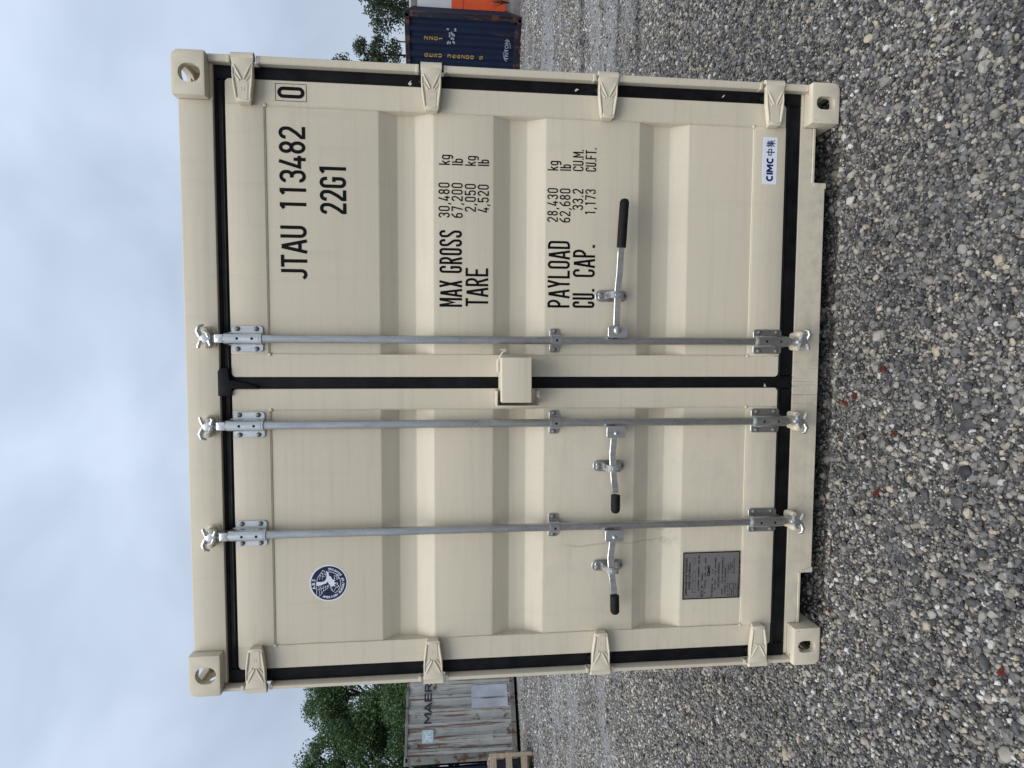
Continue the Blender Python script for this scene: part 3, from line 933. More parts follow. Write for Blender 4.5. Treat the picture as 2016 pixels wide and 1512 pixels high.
# ---- handles, their hubs and catches
def handle(x, sgn, pts, gx0, gx1, gz0, gz1, catch_x, lab):
    """sgn +1: lever points right. pts: centreline (x,z)"""
    par = empty('door_handle'); par.parent = root; tag(par, label=lab)
    m = MB()
    a, b = (x + 0.012 * sgn, x + 0.060 * sgn)
    x0, x1 = min(a, b), max(a, b)
    m.prism(rrect(x0, x1, 0.876, 0.955, 0.010), -0.0125, -0.0075, bevel=0.0015, seg=1)
    m.box(x0 + 0.002, x1 - 0.002, -0.008, 0.022, 0.945, 0.9548, 0.002)
    m.box(x0 + 0.002, x1 - 0.002, 0.020, 0.025, 0.878, 0.953, 0.002)
    m.dome((x + 0.041 * sgn, -0.0125, 0.917), 0.015 if sgn > 0 else 0.0085, 0.008, 16)
    m.build('handle_hub', GALV2, par)
    m = MB()
    m.flatbar([(p[0], 0.004 if i == 0 else (-0.014 if 1 < i < 4 else -0.008), p[1]) for i, p in enumerate(pts)], 0.027, 0.011)
    m.build('lever', GALV2, par)
    m = MB()
    g = [(gx0, gz0), ((gx0 + gx1) / 2, (gz0 + gz1) / 2), (gx1 - 0.012 * sgn, gz1), (gx1 - 0.003 * sgn, gz1), (gx1, gz1)]
    m.tube([(u, -0.010, v) for u, v in g], [0.0185, 0.0187, 0.0185, 0.0135, 0.006], 14)
    m.build('grip', GRIP, par)
    # catch
    m = MB()
    cx_ = catch_x
    m.prism(rrect(cx_ - 0.023, cx_ + 0.023, 0.864, 0.996, 0.0215, 6), 0.0445, 0.0495, bevel=0.0015, seg=1)
    m.prism(rrect(cx_ - 0.019, cx_ + 0.019, 0.880, 0.985, 0.012, 5), 0.033, 0.0445, bevel=0.0015, seg=1)
    m.build('catch_plate', GALV, par)
    stud('bolt', (cx_, 0.033, 0.974), 0.0115, 0.008, BOLT, par, 14); stud('bolt', (cx_, 0.0445, 0.878), 0.0100, 0.009, BOLT, par, 14)
    m = MB()
    strap = [(0.033, 0.955), (-0.004, 0.952), (-0.020, 0.946), (-0.0235, 0.936), (-0.0235, 0.905), (-0.020, 0.899), (0.030, 0.893)]
    inner = [(y + 0.0035, z) for y, z in reversed(strap)]
    m.prism(strap + [(0.037, 0.893)] + [(y + 0.004, z + (-0.002 if z > 0.92 else 0.002)) for y, z in reversed(strap)][1:-1] + [(0.037, 0.951)], cx_ - 0.013, cx_ + 0.013, axis='x')
    m.box(cx_ - 0.006, cx_ + 0.005, -0.0255, -0.0230, 0.908, 0.932, 0.0008)
    m.build('catch_strap', GALV2, par)
    return par
handle(1.388, 1, [(1.412, 0.918), (1.470, 0.920), (1.530, 0.920), (1.575, 0.920), (1.660, 0.911), (1.735, 0.9075), (1.77, 0.9065)], 1.757, 1.947, 0.906, 0.896, 1.570, 'long handle with black grip pointing right')
handle(1.056, -1, [(1.030, 0.922), (0.985, 0.925), (0.93, 0.931), (0.875, 0.928), (0.83, 0.922), (0.77, 0.915)], 0.762, 0.687, 0.914, 0.914, 0.872, 'short handle beside the door joint pointing left')
handle(0.629, -1, [(0.605, 0.922), (0.560, 0.925), (0.505, 0.933), (0.452, 0.929), (0.41, 0.922), (0.35, 0.914)], 0.344, 0.265, 0.912, 0.910, 0.452, 'short handle farthest left pointing left')

# ---- lock box across the joint
m = MB()
x0, x1, z0, z1, yf = 1.147, 1.321, 1.270, 1.386, -0.078
m.box(x0, x1, yf, yf + 0.006, z0, z1, 0.003, 3)
m.prism([(yf + 0.001, z1 - 0.010), (yf + 0.006, z1 - 0.001), (yf + 0.012, z1 + 0.001), (0.044, z1 + 0.003), (0.044, z1 - 0.004), (yf + 0.012, z1 - 0.006), (yf + 0.006, z1 - 0.012)], x0 + 0.001, x1 - 0.001, bevel=0.0015, seg=1, axis='x')
m.box(1.262, x1 - 0.003, yf + 0.004, 0.044, z0 + 0.001, z0 + 0.007)
m.box(x1 - 0.008, x1 - 0.001, yf + 0.004, 0.044, z0 + 0.002, z1 - 0.005, 0.002)
lb = m.build('lock_box', BEIGE, root)
m = MB()
m.tube([(1.300, 0.020, 1.392), (1.322, -0.01, 1.388), (1.340, -0.02, 1.378), (1.346, -0.02, 1.366), (1.342, -0.02, 1.355), (1.343, -0.02, 1.353), (1.347, -0.018, 1.372), (1.346, -0.018, 1.388)][:4] + [(1.347, -0.02, 1.362), (1.351, -0.02, 1.370), (1.350, -0.02, 1.386)], 0.0036, 8)
m.tube([(1.262, 0.0, 1.394), (1.300, 0.0, 1.395), (1.312, 0.0, 1.392)], 0.006, 8)
m.build('keeper_wire', BEIGE, lb)
m = MB()
m.box(1.1265, 1.133, -0.045, 0.0440, 1.232, 1.404, 0.002, 2)
m.box(1.133, 1.190, -0.045, 0.0440, 1.398, 1.404, 0.002, 2)
m.box(1.162, 1.190, -0.030, 0.0440, 1.232, 1.240, 0.002, 2)
m.box(1.1335, 1.1925, 0.036, 0.0440, 1.241, 1.397)
m.build('lock_box_bracket', BEIGE, root)

# ---- lettering on the right door
PY = DY + 0.0055 - 0.0009
SY = DY + 0.0035 - 0.0009
letters('0', 2.2975, 2.1300, 2.3400, 2.2300, SY, INK, parent=DR, gw=0.42, frame=(2.287, 2.1235, 2.350, 2.2365, 0.0018), label='boxed check digit 0')
# the box is taller than the digit in the photograph
letters('JTAU 113482', 1.6155, 2.1305, 2.1935, 2.2290, PY, INK, parent=DR, label='JTAU 113482')
letters('22G1', 1.870, 1.980, 2.060, 2.080, PY, INK, parent=DR, label='22G1')
big = dict(parent=DR, sw=0.105, gw=0.40, tight=True)
letters('MAX GROSS', 1.521, 1.535, 1.819, 1.624, PY, INK, label='MAX GROSS', **big)
letters('TARE', 1.522, 1.431, 1.673, 1.521, PY, INK, label='TARE', **big)
letters('PAYLOAD', 1.521, 1.101, 1.787, 1.191, PY, INK, label='PAYLOAD', **big)
letters('CU.', 1.521, 0.9975, 1.5975, 1.0885, PY, INK, label='CU.', **big)
letters('CAP.', 1.645, 0.9975, 1.775, 1.0885, PY, INK, label='CAP.', **big)
sm = dict(parent=DR, sw=0.115, gw=0.44, tight=True)
for t, a, b, c, e in (('30,480', 1.868, 1.583, 2.003, 1.627), ('67,200', 1.868, 1.532, 2.003, 1.576), ('2,050', 1.893, 1.480, 2.001, 1.524), ('4,520', 1.892, 1.429, 2.000, 1.473),
                      ('28,430', 1.862, 1.152, 1.995, 1.195), ('62,680', 1.861, 1.101, 1.995, 1.145), ('33.2', 1.912, 1.049, 1.995, 1.093), ('1,173', 1.893, 0.998, 1.995, 1.041),
                      ('kg', 2.071, 1.582, 2.110, 1.625), ('lb', 2.070, 1.531, 2.097, 1.574), ('kg', 2.071, 1.481, 2.109, 1.523), ('lb', 2.071, 1.428, 2.097, 1.472),
                      ('kg', 2.064, 1.152, 2.102, 1.195), ('lb', 2.064, 1.100, 2.090, 1.144), ('CU.M.', 2.065, 1.049, 2.150, 1.092), ('CU.FT.', 2.065, 0.997, 2.158, 1.041)):
    letters(t, a, b, c, e, PY, INK, label=t, **sm)

# ---- maker's sticker on the bottom rail
st = MB(); st.box(2.037, 2.228, DY - 0.0012, DY - 0.0002, 0.237, 0.299, 0.0003); st = st.build('maker_sticker', WHITE, DR, label='small white sticker with blue CIMC lettering')
YST = DY - 0.0018
def wide_letter(ch, x0, x1, z0, z1, sw):
    w, h = x1 - x0, z1 - z0
    g = {'C': [arc(0.55, 0.5, 0.42, 0.41, 48, 312, 14)],
         'I': [[(0.5, 0), (0.5, 1)]],
         'M': [[(0.09, 0), (0.09, 1)], [(0.91, 0), (0.91, 1)], [(0.14, 0.93), (0.5, 0.3), (0.86, 0.93)]],
         '中': [[(0.08, 0.36), (0.08, 0.74), (0.92, 0.74), (0.92, 0.36), (0.08, 0.40)], [(0.5, -0.05), (0.5, 1.05)]],
         '集': [[(0.30, 1.05), (0.08, 0.72)], [(0.22, 0.88), (0.22, 0.36)], [(0.58, 1.02), (0.52, 0.88)], [(0.2, 0.85), (0.92, 0.85)], [(0.22, 0.70), (0.85, 0.70)], [(0.22, 0.56), (0.85, 0.56)],
               [(0.55, 0.85), (0.55, -0.08)], [(0.02, 0.38), (0.98, 0.38)], [(0.22, 0.38), (0.95, 0.42)], [(0.5, 0.33), (0.10, 0.02)], [(0.6, 0.33), (0.98, 0.02)]]}[ch]
    vs, fs = [], []
    for k, pl in enumerate(g):
        ribbon(vs, fs, [(x0 + a * w, z0 + b * h) for a, b in pl], sw, False, lambda u, v, k=k: (u, YST - 0.0001 * k, v))
    return vs, fs
vs, fs = [], []
for ch, a, b, s_, q0, q1 in (('C', 2.0495, 2.0745, 0.0076, 0.254, 0.282), ('I', 2.0775, 2.0835, 0.0076, 0.254, 0.282), ('M', 2.0870, 2.1165, 0.0072, 0.254, 0.282), ('C', 2.1205, 2.1455, 0.0076, 0.254, 0.282),
                             ('中', 2.1530, 2.1810, 0.0038, 0.250, 0.283), ('集', 2.1860, 2.2160, 0.0030, 0.250, 0.284)):
    v, f = wide_letter(ch, a, b, q0, q1, s_)
    base = len(vs); vs += v; fs += [tuple(i + base for i in ff) for ff in f]
me = bpy.data.meshes.new('lettering'); me.from_pydata(vs, [], fs); me.materials.append(BLUEINK)
o = link('sticker_lettering', me, DR)

# ---- round classification sticker on the left door
ex, ez, er = 0.415, 2.067, 0.0745
PYL = DY + 0.0055
emb = MB(); emb.prism(arc(ex, ez, er, er, 0, 360, 48)[:-1], PYL - 0.0009, PYL - 0.0002); emb = emb.build('round_sticker', WHITE, DL, label='round navy and white emblem sticker reading ABS AMERICAN BUREAU OF SHIPPING')
def E_(r_, u_): return (ex + r_ * er * 0.985, ez + u_ * er * 0.985)
flat_poly_mesh('emblem_print', [arc(ex, ez, er * 0.93, er * 0.93, 0, 360, 48)[:-1]], PYL - 0.0013, NAVYINK, DL)
vs, fs = [], []
yE = PYL - 0.0018
cnt = [0]
def stroke(pl, w, closed=False):
    cnt[0] += 1
    k = cnt[0]
    ribbon(vs, fs, [E_(a, b) for a, b in pl], w * er, closed, lambda u, v, k=k: (u, yE - 0.00002 * k, v))
def fill(pl):
    cnt[0] += 1
    b = len(vs)
    vs.extend([(E_(a, c)[0], yE - 0.00002 * cnt[0], E_(a, c)[1]) for a, c in pl])
    fs.append(tuple(range(b, b + len(pl))))
stroke(arc(-0.01, -0.01, 0.63, 0.63, 8, -152, 26), 0.028)
fill([(-0.13, 0.66), (0.09, 0.66), (0.07, 0.42), (0.10, 0.25), (0.22, 0.14), (0.40, 0.10), (0.60, 0.12), (0.70, 0.13), (0.56, 0.00), (0.44, -0.02), (0.30, 0.02), (0.12, 0.04), (0.0, 0.12), (-0.06, 0.30), (-0.12, 0.46)])   # shoulder and neck
fill([(0.42, 0.02), (0.36, -0.12), (0.20, -0.20), (0.16, -0.36), (0.05, -0.27), (0.0, -0.42), (-0.08, -0.30), (-0.18, -0.26), (-0.20, -0.12), (-0.06, -0.02), (0.12, 0.06)])
stroke([(0.10, 0.62), (0.30, 0.60), (0.55, 0.42), (0.72, 0.30), (0.66, 0.20), (0.40, 0.15)], 0.022)     # right wing outline
stroke([(0.44, 0.50), (0.36, 0.18)], 0.018); stroke([(0.56, 0.40), (0.48, 0.18)], 0.018); stroke([(0.20, 0.48), (0.48, 0.44)], 0.018); stroke([(0.20, 0.34), (0.60, 0.30)], 0.016)
stroke([(-0.15, 0.64), (-0.70, 0.65), (-0.78, 0.58), (-0.60, 0.40), (-0.44, 0.30), (-0.28, 0.06), (-0.10, 0.0)], 0.022)   # left wing
for q in (0.52, 0.42, 0.30, 0.18, 0.08):
    stroke([(-0.14 + 0.08 * (0.52 - q), q), (-0.62 + 0.95 * (0.52 - q), q - 0.02)], 0.02)
stroke([(-0.36, 0.64), (-0.28, 0.36), (-0.16, 0.06)], 0.018)
stroke([(-0.16, -0.06), (-0.42, -0.16), (-0.48, -0.26), (-0.20, -0.40)], 0.018); stroke([(-0.22, -0.12), (-0.44, -0.22)], 0.018)
for i in range(16):
    a = random.uniform(-0.32, 0.44); b = random.uniform(-0.56, -0.34)
    fill([(a, b), (a + 0.07, b + 0.02), (a + 0.05, b + 0.06), (a - 0.01, b + 0.05)])
me = bpy.data.meshes.new('emblem_lines'); me.from_pydata(vs, [], fs); me.materials.append(WHITE)
link('emblem_print', me, DL)
txt = 'AMERICAN BUREAU OF SHIPPING'
mm = bmesh.new()
def ring_char(ch, ang, rr, size, flip):
    me = text_mesh(ch, size, WHITE, name=None, off=0.0004)
    # me lies in xz plane centred at origin
    rot = Matrix.Rotation(-(ang - 90 if not flip else ang + 90) * math.pi / 180, 4, 'Y')
    me.transform(rot)
    me.transform(Matrix.Translation((ex + rr * math.cos(R(ang)), PYL - 0.0024, ez + rr * math.sin(R(ang)))))
    mm.from_mesh(me); bpy.data.meshes.remove(me)
for i, ch in enumerate(txt):
    if ch != ' ':
        ring_char(ch, 160 + (357 - 160) * i / (len(txt) - 1), er * 0.775, 0.0125, True)
for ch, a in (('A', 107), ('B', 92), ('S', 77)):
    ring_char(ch, a, er * 0.79, 0.019, False)
me = bpy.data.meshes.new('emblem_lettering'); mm.to_mesh(me); mm.free(); me.materials.append(WHITE)
link('emblem_lettering', me, DL)

# ---- grey data plate
px0_, px1_, pz0, pz1 = 0.289, 0.493, 0.3475, 0.600
m = MB(); m.box(px0_, px1_, PYL - 0.0030, PYL - 0.0004, pz0, pz1, 0.001)
pl = m.build('data_plate', PLATE, DL, label='grey metal data plate covered in small print')
YPL = PYL - 0.0034
m = MB()
for q in ((px0_, px1_, pz0, pz0 + 0.004), (px0_, px1_, pz1 - 0.004, pz1), (px0_, px0_ + 0.004, pz0, pz1), (px1_ - 0.004, px1_, pz0, pz1)):
    m.box(q[0], q[1], PYL - 0.0042, PYL - 0.0031, q[2], q[3])
m.build('plate_border', PLATEINK, DL)
mm = bmesh.new()
def ptxt(s, x, z, size, sx=0.9, off=0.0):
    me = text_mesh(s, size, PLATEINK, name=None, loc=(x, YPL - 0.0003, z), sx=sx, off=off)
    mm.from_mesh(me); bpy.data.meshes.remove(me)
cxp = (px0_ + px1_) / 2
ptxt('APPROVED FOR TRANSPORT', cxp, 0.584, 0.0125, 1.0, 0.0003)
ptxt('UNDER CUSTOMS SEAL', cxp, 0.570, 0.0115, 1.0, 0.0003)
ptxt('CIMC', cxp + 0.020, 0.485, 0.015, 1.3, 0.0008)
ptxt('CSC SAFETY APPROVAL', cxp, 0.441, 0.0105, 1.0, 0.0002)
me = bpy.data.meshes.new('plate_lettering'); mm.to_mesh(me); mm.free(); me.materials.append(PLATEINK)
link('plate_lettering', me, DL)
polys = []
def dash_row(x0, x1, z, h, p=0.25):
    x = x0
    while x < x1:
        w = random.uniform(0.002, 0.010)
        if random.random() > p:
            polys.append([(x, z), (min(x + w, x1), z), (min(x + w, x1), z + h), (x, z + h)])
        x += w + random.uniform(0.0008, 0.002)
for z, a, b, h in ((0.529, 0.30, 0.48, 0.004), (0.514, 0.30, 0.40, 0.004), (0.501, 0.31, 0.47, 0.0035), (0.470, 0.30, 0.42, 0.004), (0.458, 0.33, 0.48, 0.004), (0.427, 0.31, 0.47, 0.004),
                   (0.415, 0.31, 0.44, 0.004), (0.404, 0.30, 0.36, 0.003), (0.404, 0.40, 0.45, 0.003), (0.396, 0.30, 0.36, 0.003), (0.396, 0.40, 0.45, 0.003), (0.388, 0.30, 0.36, 0.003), (0.388, 0.40, 0.45, 0.003), (0.380, 0.30, 0.36, 0.003), (0.380, 0.40, 0.47, 0.003), (0.372, 0.30, 0.36, 0.003), (0.364, 0.30, 0.36, 0.003), (0.356, 0.30, 0.48, 0.003)):
    dash_row(a, b, z, h)
flat_poly_mesh('plate_print', polys, YPL, PLATEINK, DL)
vs, fs = [], []
for q in ((0.318, 0.545, 0.368, 0.556), (0.372, 0.545, 0.412, 0.556), (0.440, 0.545, 0.470, 0.556), (0.30, 0.508, 0.34, 0.522)):
    ribbon(vs, fs, [(q[0], q[1]), (q[2], q[1]), (q[2], q[3]), (q[0], q[3])], 0.001, True, lambda u, v: (u, YPL - 0.0002, v))
me = bpy.data.meshes.new('plate_print'); me.from_pydata(vs, [], fs); me.materials.append(PLATEINK); link('plate_print', me, DL)

# ================================================================== GROUND
def vnoise(x, y, seed=0):
    x = np.asarray(x, float); y = np.asarray(y, float)
    xi = np.floor(x).astype(np.int64); yi = np.floor(y).astype(np.int64)
    xf, yf = x - xi, y - yi
    def h(a, b):
        n = (a * 374761393 + b * 668265263 + seed * 974634777) & 0xffffffff
        n = ((n ^ (n >> 13)) * 1274126177) & 0xffffffff
        return ((n ^ (n >> 16)) & 0xffff) / 65535.0
    u = xf * xf * (3 - 2 * xf); v = yf * yf * (3 - 2 * yf)
    return (h(xi, yi) * (1 - u) + h(xi + 1, yi) * u) * (1 - v) + (h(xi, yi + 1) * (1 - u) + h(xi + 1, yi + 1) * u) * v
def gh(x, y):
    x = np.asarray(x, float); y = np.asarray(y, float)
    z = (vnoise(x * 0.9, y * 0.9, 1) - 0.5) * 0.03 + (vnoise(x * 3.1, y * 3.1, 2) - 0.5) * 0.018 + (vnoise(x * 9, y * 9, 3) - 0.5) * 0.008
    # wheel ruts running roughly along x on the open yard
    for yc, wd, dp in ((3.3, 0.16, 0.030), (1.75, 0.14, 0.026), (2.3, 0.10, -0.018), (4.6, 0.2, 0.02)):
        c = yc + 0.10 * (x - 3) + 0.25 * (vnoise(x * 0.5, yc, 5) - 0.5)
        z = z - dp * np.exp(-((y - c) / wd) ** 2) * (x > 2.6)
    # keep the bearing points of the container level
    flat = np.clip(1 - np.maximum(np.maximum(-x, x - 2.44), np.maximum(-y, y - 6.1)) / 0.25, 0, 1)
    z = z * (1 - flat * 0.85) - 0.012 * flat
    dip = np.clip((y + 0.02) / 0.10, 0, 1) * np.clip((x - 0.17) / 0.05, 0, 1) * np.clip((2.268 - x) / 0.05, 0, 1) * (y < 6.0)  # ground shaped lower behind the sill so gap and pockets fall into shade
    z = z - 0.060 * dip
    far = np.clip((np.hypot(x, y) - 14) / 20, 0, 1)
    return z * (1 - far) - 0.004

def fines(x, y):
    """0..1: where damp stone dust has been rolled smooth, in bands along the wheel tracks"""
    x = np.asarray(x, float); y = np.asarray(y, float)
    yy = y - 0.10 * (x - 3)
    yy = yy + 0.5 * (vnoise(x * 0.8, y * 0.9, 40) - 0.5)
    n = 0.42 * vnoise(x * 0.40 + 3, yy * 1.7, 21) + 0.30 * vnoise(x * 1.3, yy * 3.1, 22) + 0.28 * vnoise(x * 4.5, yy * 9, 23)
    f = np.clip((n - 0.42) / 0.20, 0, 1)
    return f * np.clip((y - 1.9) / 1.2, 0, 1)
def rut(x, y):
    x = np.asarray(x, float); y = np.asarray(y, float)
    r = 0
    for yc, wd in ((3.35, 0.10), (4.9, 0.09), (2.55, 0.07)):
        c = yc + 0.10 * (x - 3) + 0.35 * (vnoise(x * 0.6, y * 0 + yc, 5) - 0.5)
        r = r + np.exp(-((y - c) / wd) ** 2)
    return np.clip(r, 0, 1) * (x > 2.4) * (0.4 + 0.6 * vnoise(x * 2.5, y * 2.5, 31))

def make_ground():
    def axis(c, near, fine, far, n):
        a = np.arange(-near, near + 1e-6, fine)
        t = near + (np.geomspace(fine, far, n))
        return c + np.concatenate([-t[::-1], a, t])
    xs = axis(1.2, 7.0, 0.09, 900, 40)
    ys = axis(4.0, 7.0, 0.09, 900, 40)
    X, Y = np.meshgrid(xs, ys)
    Z = gh(X, Y)
    nx, ny = len(xs), len(ys)
    V = np.stack([X.ravel(), Y.ravel(), Z.ravel()], 1)
    i, j = np.meshgrid(np.arange(nx - 1), np.arange(ny - 1))
    a = (j * nx + i).ravel()
    F = np.stack([a, a + 1, a + nx + 1, a + nx], 1)
    me = bpy.data.meshes.new('gravel_ground')
    me.vertices.add(len(V)); me.vertices.foreach_set('co', V.ravel())
    me.loops.add(F.size); me.loops.foreach_set('vertex_index', F.ravel())
    me.polygons.add(len(F)); me.polygons.foreach_set('loop_start', np.arange(0, F.size, 4)); me.polygons.foreach_set('loop_total', np.full(len(F), 4))
    me.polygons.foreach_set('use_smooth', np.ones(len(F), bool))
    me.update(); me.validate()
    at = me.attributes.new('fines', 'FLOAT', 'POINT'); at.data.foreach_set('value', fines(V[:, 0], V[:, 1]).astype(np.float32))
    at = me.attributes.new('rut', 'FLOAT', 'POINT'); at.data.foreach_set('value', rut(V[:, 0], V[:, 1]).astype(np.float32))
    m = Mat('gravel_bed')
    co = m.obj()
    v1 = m.n('ShaderNodeTexVoronoi', {'Vector': co, 'Scale': 62.0, 'Randomness': 1.0})
    v2 = m.n('ShaderNodeTexVoronoi', {'Vector': co, 'Scale': 27.0, 'Randomness': 1.0})
    sep1 = m.n('ShaderNodeSeparateColor', {0: v1.outputs['Color']}).outputs[0]
    sep2 = m.n('ShaderNodeSeparateColor', {0: v2.outputs['Color']}).outputs[0]
    c1 = m.ramp(sep1, [(0.0, (0.045, 0.045, 0.048)), (0.5, (0.12, 0.12, 0.125)), (0.8, (0.21, 0.205, 0.195)), (1.0, (0.46, 0.45, 0.43))])
    c2 = m.ramp(sep2, [(0.0, (0.05, 0.05, 0.055)), (0.6, (0.15, 0.15, 0.155)), (1.0, (0.40, 0.39, 0.37))])
    c = m.mix(0.4, c1, c2)
    gap = m.ramp(v1.outputs['Distance'], [(0.35, 1.0), (0.75, 0.35)])
    c = m.mix(1.0, c, gap, 'MULTIPLY')
    # damp fines laid down in bands along the wheel tracks
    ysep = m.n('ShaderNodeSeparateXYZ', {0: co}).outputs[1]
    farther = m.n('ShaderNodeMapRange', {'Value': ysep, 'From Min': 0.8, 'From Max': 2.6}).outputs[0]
    c = m.mix(m.math('SUBTRACT', 1.0, farther), c, m.mix(1.0, c, (0.80, 0.77, 0.74), 'MULTIPLY'))  # near bed coloured darker: painted occlusion between the stones
    fi = m.n('ShaderNodeAttribute', attribute_name='fines').outputs['Fac']
    ru = m.n('ShaderNodeAttribute', attribute_name='rut').outputs['Fac']
    dust = m.ramp(m.noise(45, 5, 0.7, vec=co), [(0.3, (0.15, 0.148, 0.15)), (0.7, (0.34, 0.338, 0.345))])
    c = m.mix(m.math('MULTIPLY', fi, 0.72), c, dust)
    c = m.mix(m.math('MULTIPLY', ru, 0.8), c, (0.045, 0.040, 0.037))
    brown = m.noise(0.8, 5, 0.6, vec=co, stretch=(0.4, 1.6, 1.0))
    c = m.mix(m.math('MULTIPLY', m.ramp(brown, [(0.55, 0.0), (0.75, 1.0)]), 0.35), c, (0.17, 0.145, 0.125))
    hgt = m.math('ADD', m.math('MULTIPLY', v1.outputs['Distance'], -1.0), m.math('MULTIPLY', v2.outputs['Distance'], -0.8))
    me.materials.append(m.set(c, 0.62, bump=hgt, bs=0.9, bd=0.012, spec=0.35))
    return link('gravel_ground', me, kind='structure')
make_ground()

# loose stones on top: one object, stones instanced on scattered points
def stone_material():
    m = Mat('stones')
    at = m.n('ShaderNodeAttribute', attribute_type='INSTANCER', attribute_name='tint').outputs['Fac']
    c = m.ramp(at, [(0.0, (0.027, 0.027, 0.028)), (0.20, (0.081, 0.080, 0.081)), (0.48, (0.178, 0.173, 0.168)), (0.64, (0.242, 0.220, 0.181)), (0.74, (0.306, 0.298, 0.282)),
                    (0.86, (0.394, 0.335, 0.242)), (0.92, (0.453, 0.445, 0.423)), (0.975, (0.571, 0.570, 0.544)), (0.99, (0.147, 0.040, 0.031))])
    g = m.noise(160, 4, 0.7)
    c = m.mix(0.75, c, m.ramp(g, [(0.3, 0.62), (0.7, 1.25)]), 'MULTIPLY')
    return m.set(c, m.ramp(m.noise(40, 2), [(0.3, 0.42), (0.7, 0.7)]), bump=m.noise(300, 3), bs=0.3, bd=0.002, spec=0.25)
STONE = stone_material()

def stones_tree(nvar=8):
    t = bpy.data.node_groups.new('stones', 'GeometryNodeTree')
    t.interface.new_socket('Geometry', in_out='INPUT', socket_type='NodeSocketGeometry')
    t.interface.new_socket('Geometry', in_out='OUTPUT', socket_type='NodeSocketGeometry')
    N = t.nodes.new; Lk = t.links.new
    gi, go = N('NodeGroupInput'), N('NodeGroupOutput')
    inst = N('GeometryNodeInstanceOnPoints')
    g2i = N('GeometryNodeGeometryToInstance')
    for i in range(nvar):
        ico = N('GeometryNodeMeshIcoSphere'); ico.inputs['Radius'].default_value = 1.0; ico.inputs['Subdivisions'].default_value = (3, 2, 2, 1, 1, 2, 1, 2)[i % 8]
        sp = N('GeometryNodeSetPosition')
        nz = N('ShaderNodeTexNoise'); nz.noise_dimensions = '4D'; nz.inputs['W'].default_value = i * 7.3; nz.inputs['Scale'].default_value = 0.9 + 0.15 * i; nz.inputs['Detail'].default_value = 2
        sub = N('ShaderNodeVectorMath'); sub.operation = 'SUBTRACT'; sub.inputs[1].default_value = (0.5, 0.5, 0.5)
        sc = N('ShaderNodeVectorMath'); sc.operation = 'SCALE'; sc.inputs['Scale'].default_value = 1.35
        Lk(nz.outputs['Color'], sub.inputs[0]); Lk(sub.outputs[0], sc.inputs[0]); Lk(sc.outputs[0], sp.inputs['Offset'])
        Lk(ico.outputs['Mesh'], sp.inputs['Geometry'])
        sm_ = N('GeometryNodeSetShadeSmooth'); sm_.inputs['Shade Smooth'].default_value = (i < 2)
        mt = N('GeometryNodeSetMaterial'); mt.inputs['Material'].default_value = STONE
        Lk(sp.outputs[0], sm_.inputs[0]); Lk(sm_.outputs[0], mt.inputs[0])
        Lk(mt.outputs[0], g2i.inputs[0])
    def attr(nm, ty):
        a = N('GeometryNodeInputNamedAttribute'); a.data_type = ty; a.inputs['Name'].default_value = nm
        return a.outputs['Attribute']
    Lk(gi.outputs[0], inst.inputs['Points'])
    Lk(g2i.outputs[0], inst.inputs['Instance'])
    inst.inputs['Pick Instance'].default_value = True
    Lk(attr('pick', 'INT'), inst.inputs['Instance Index'])
    Lk(attr('rot', 'FLOAT_VECTOR'), inst.inputs['Rotation'])
    Lk(attr('scl', 'FLOAT_VECTOR'), inst.inputs['Scale'])
    Lk(inst.outputs[0], go.inputs[0])
    return t

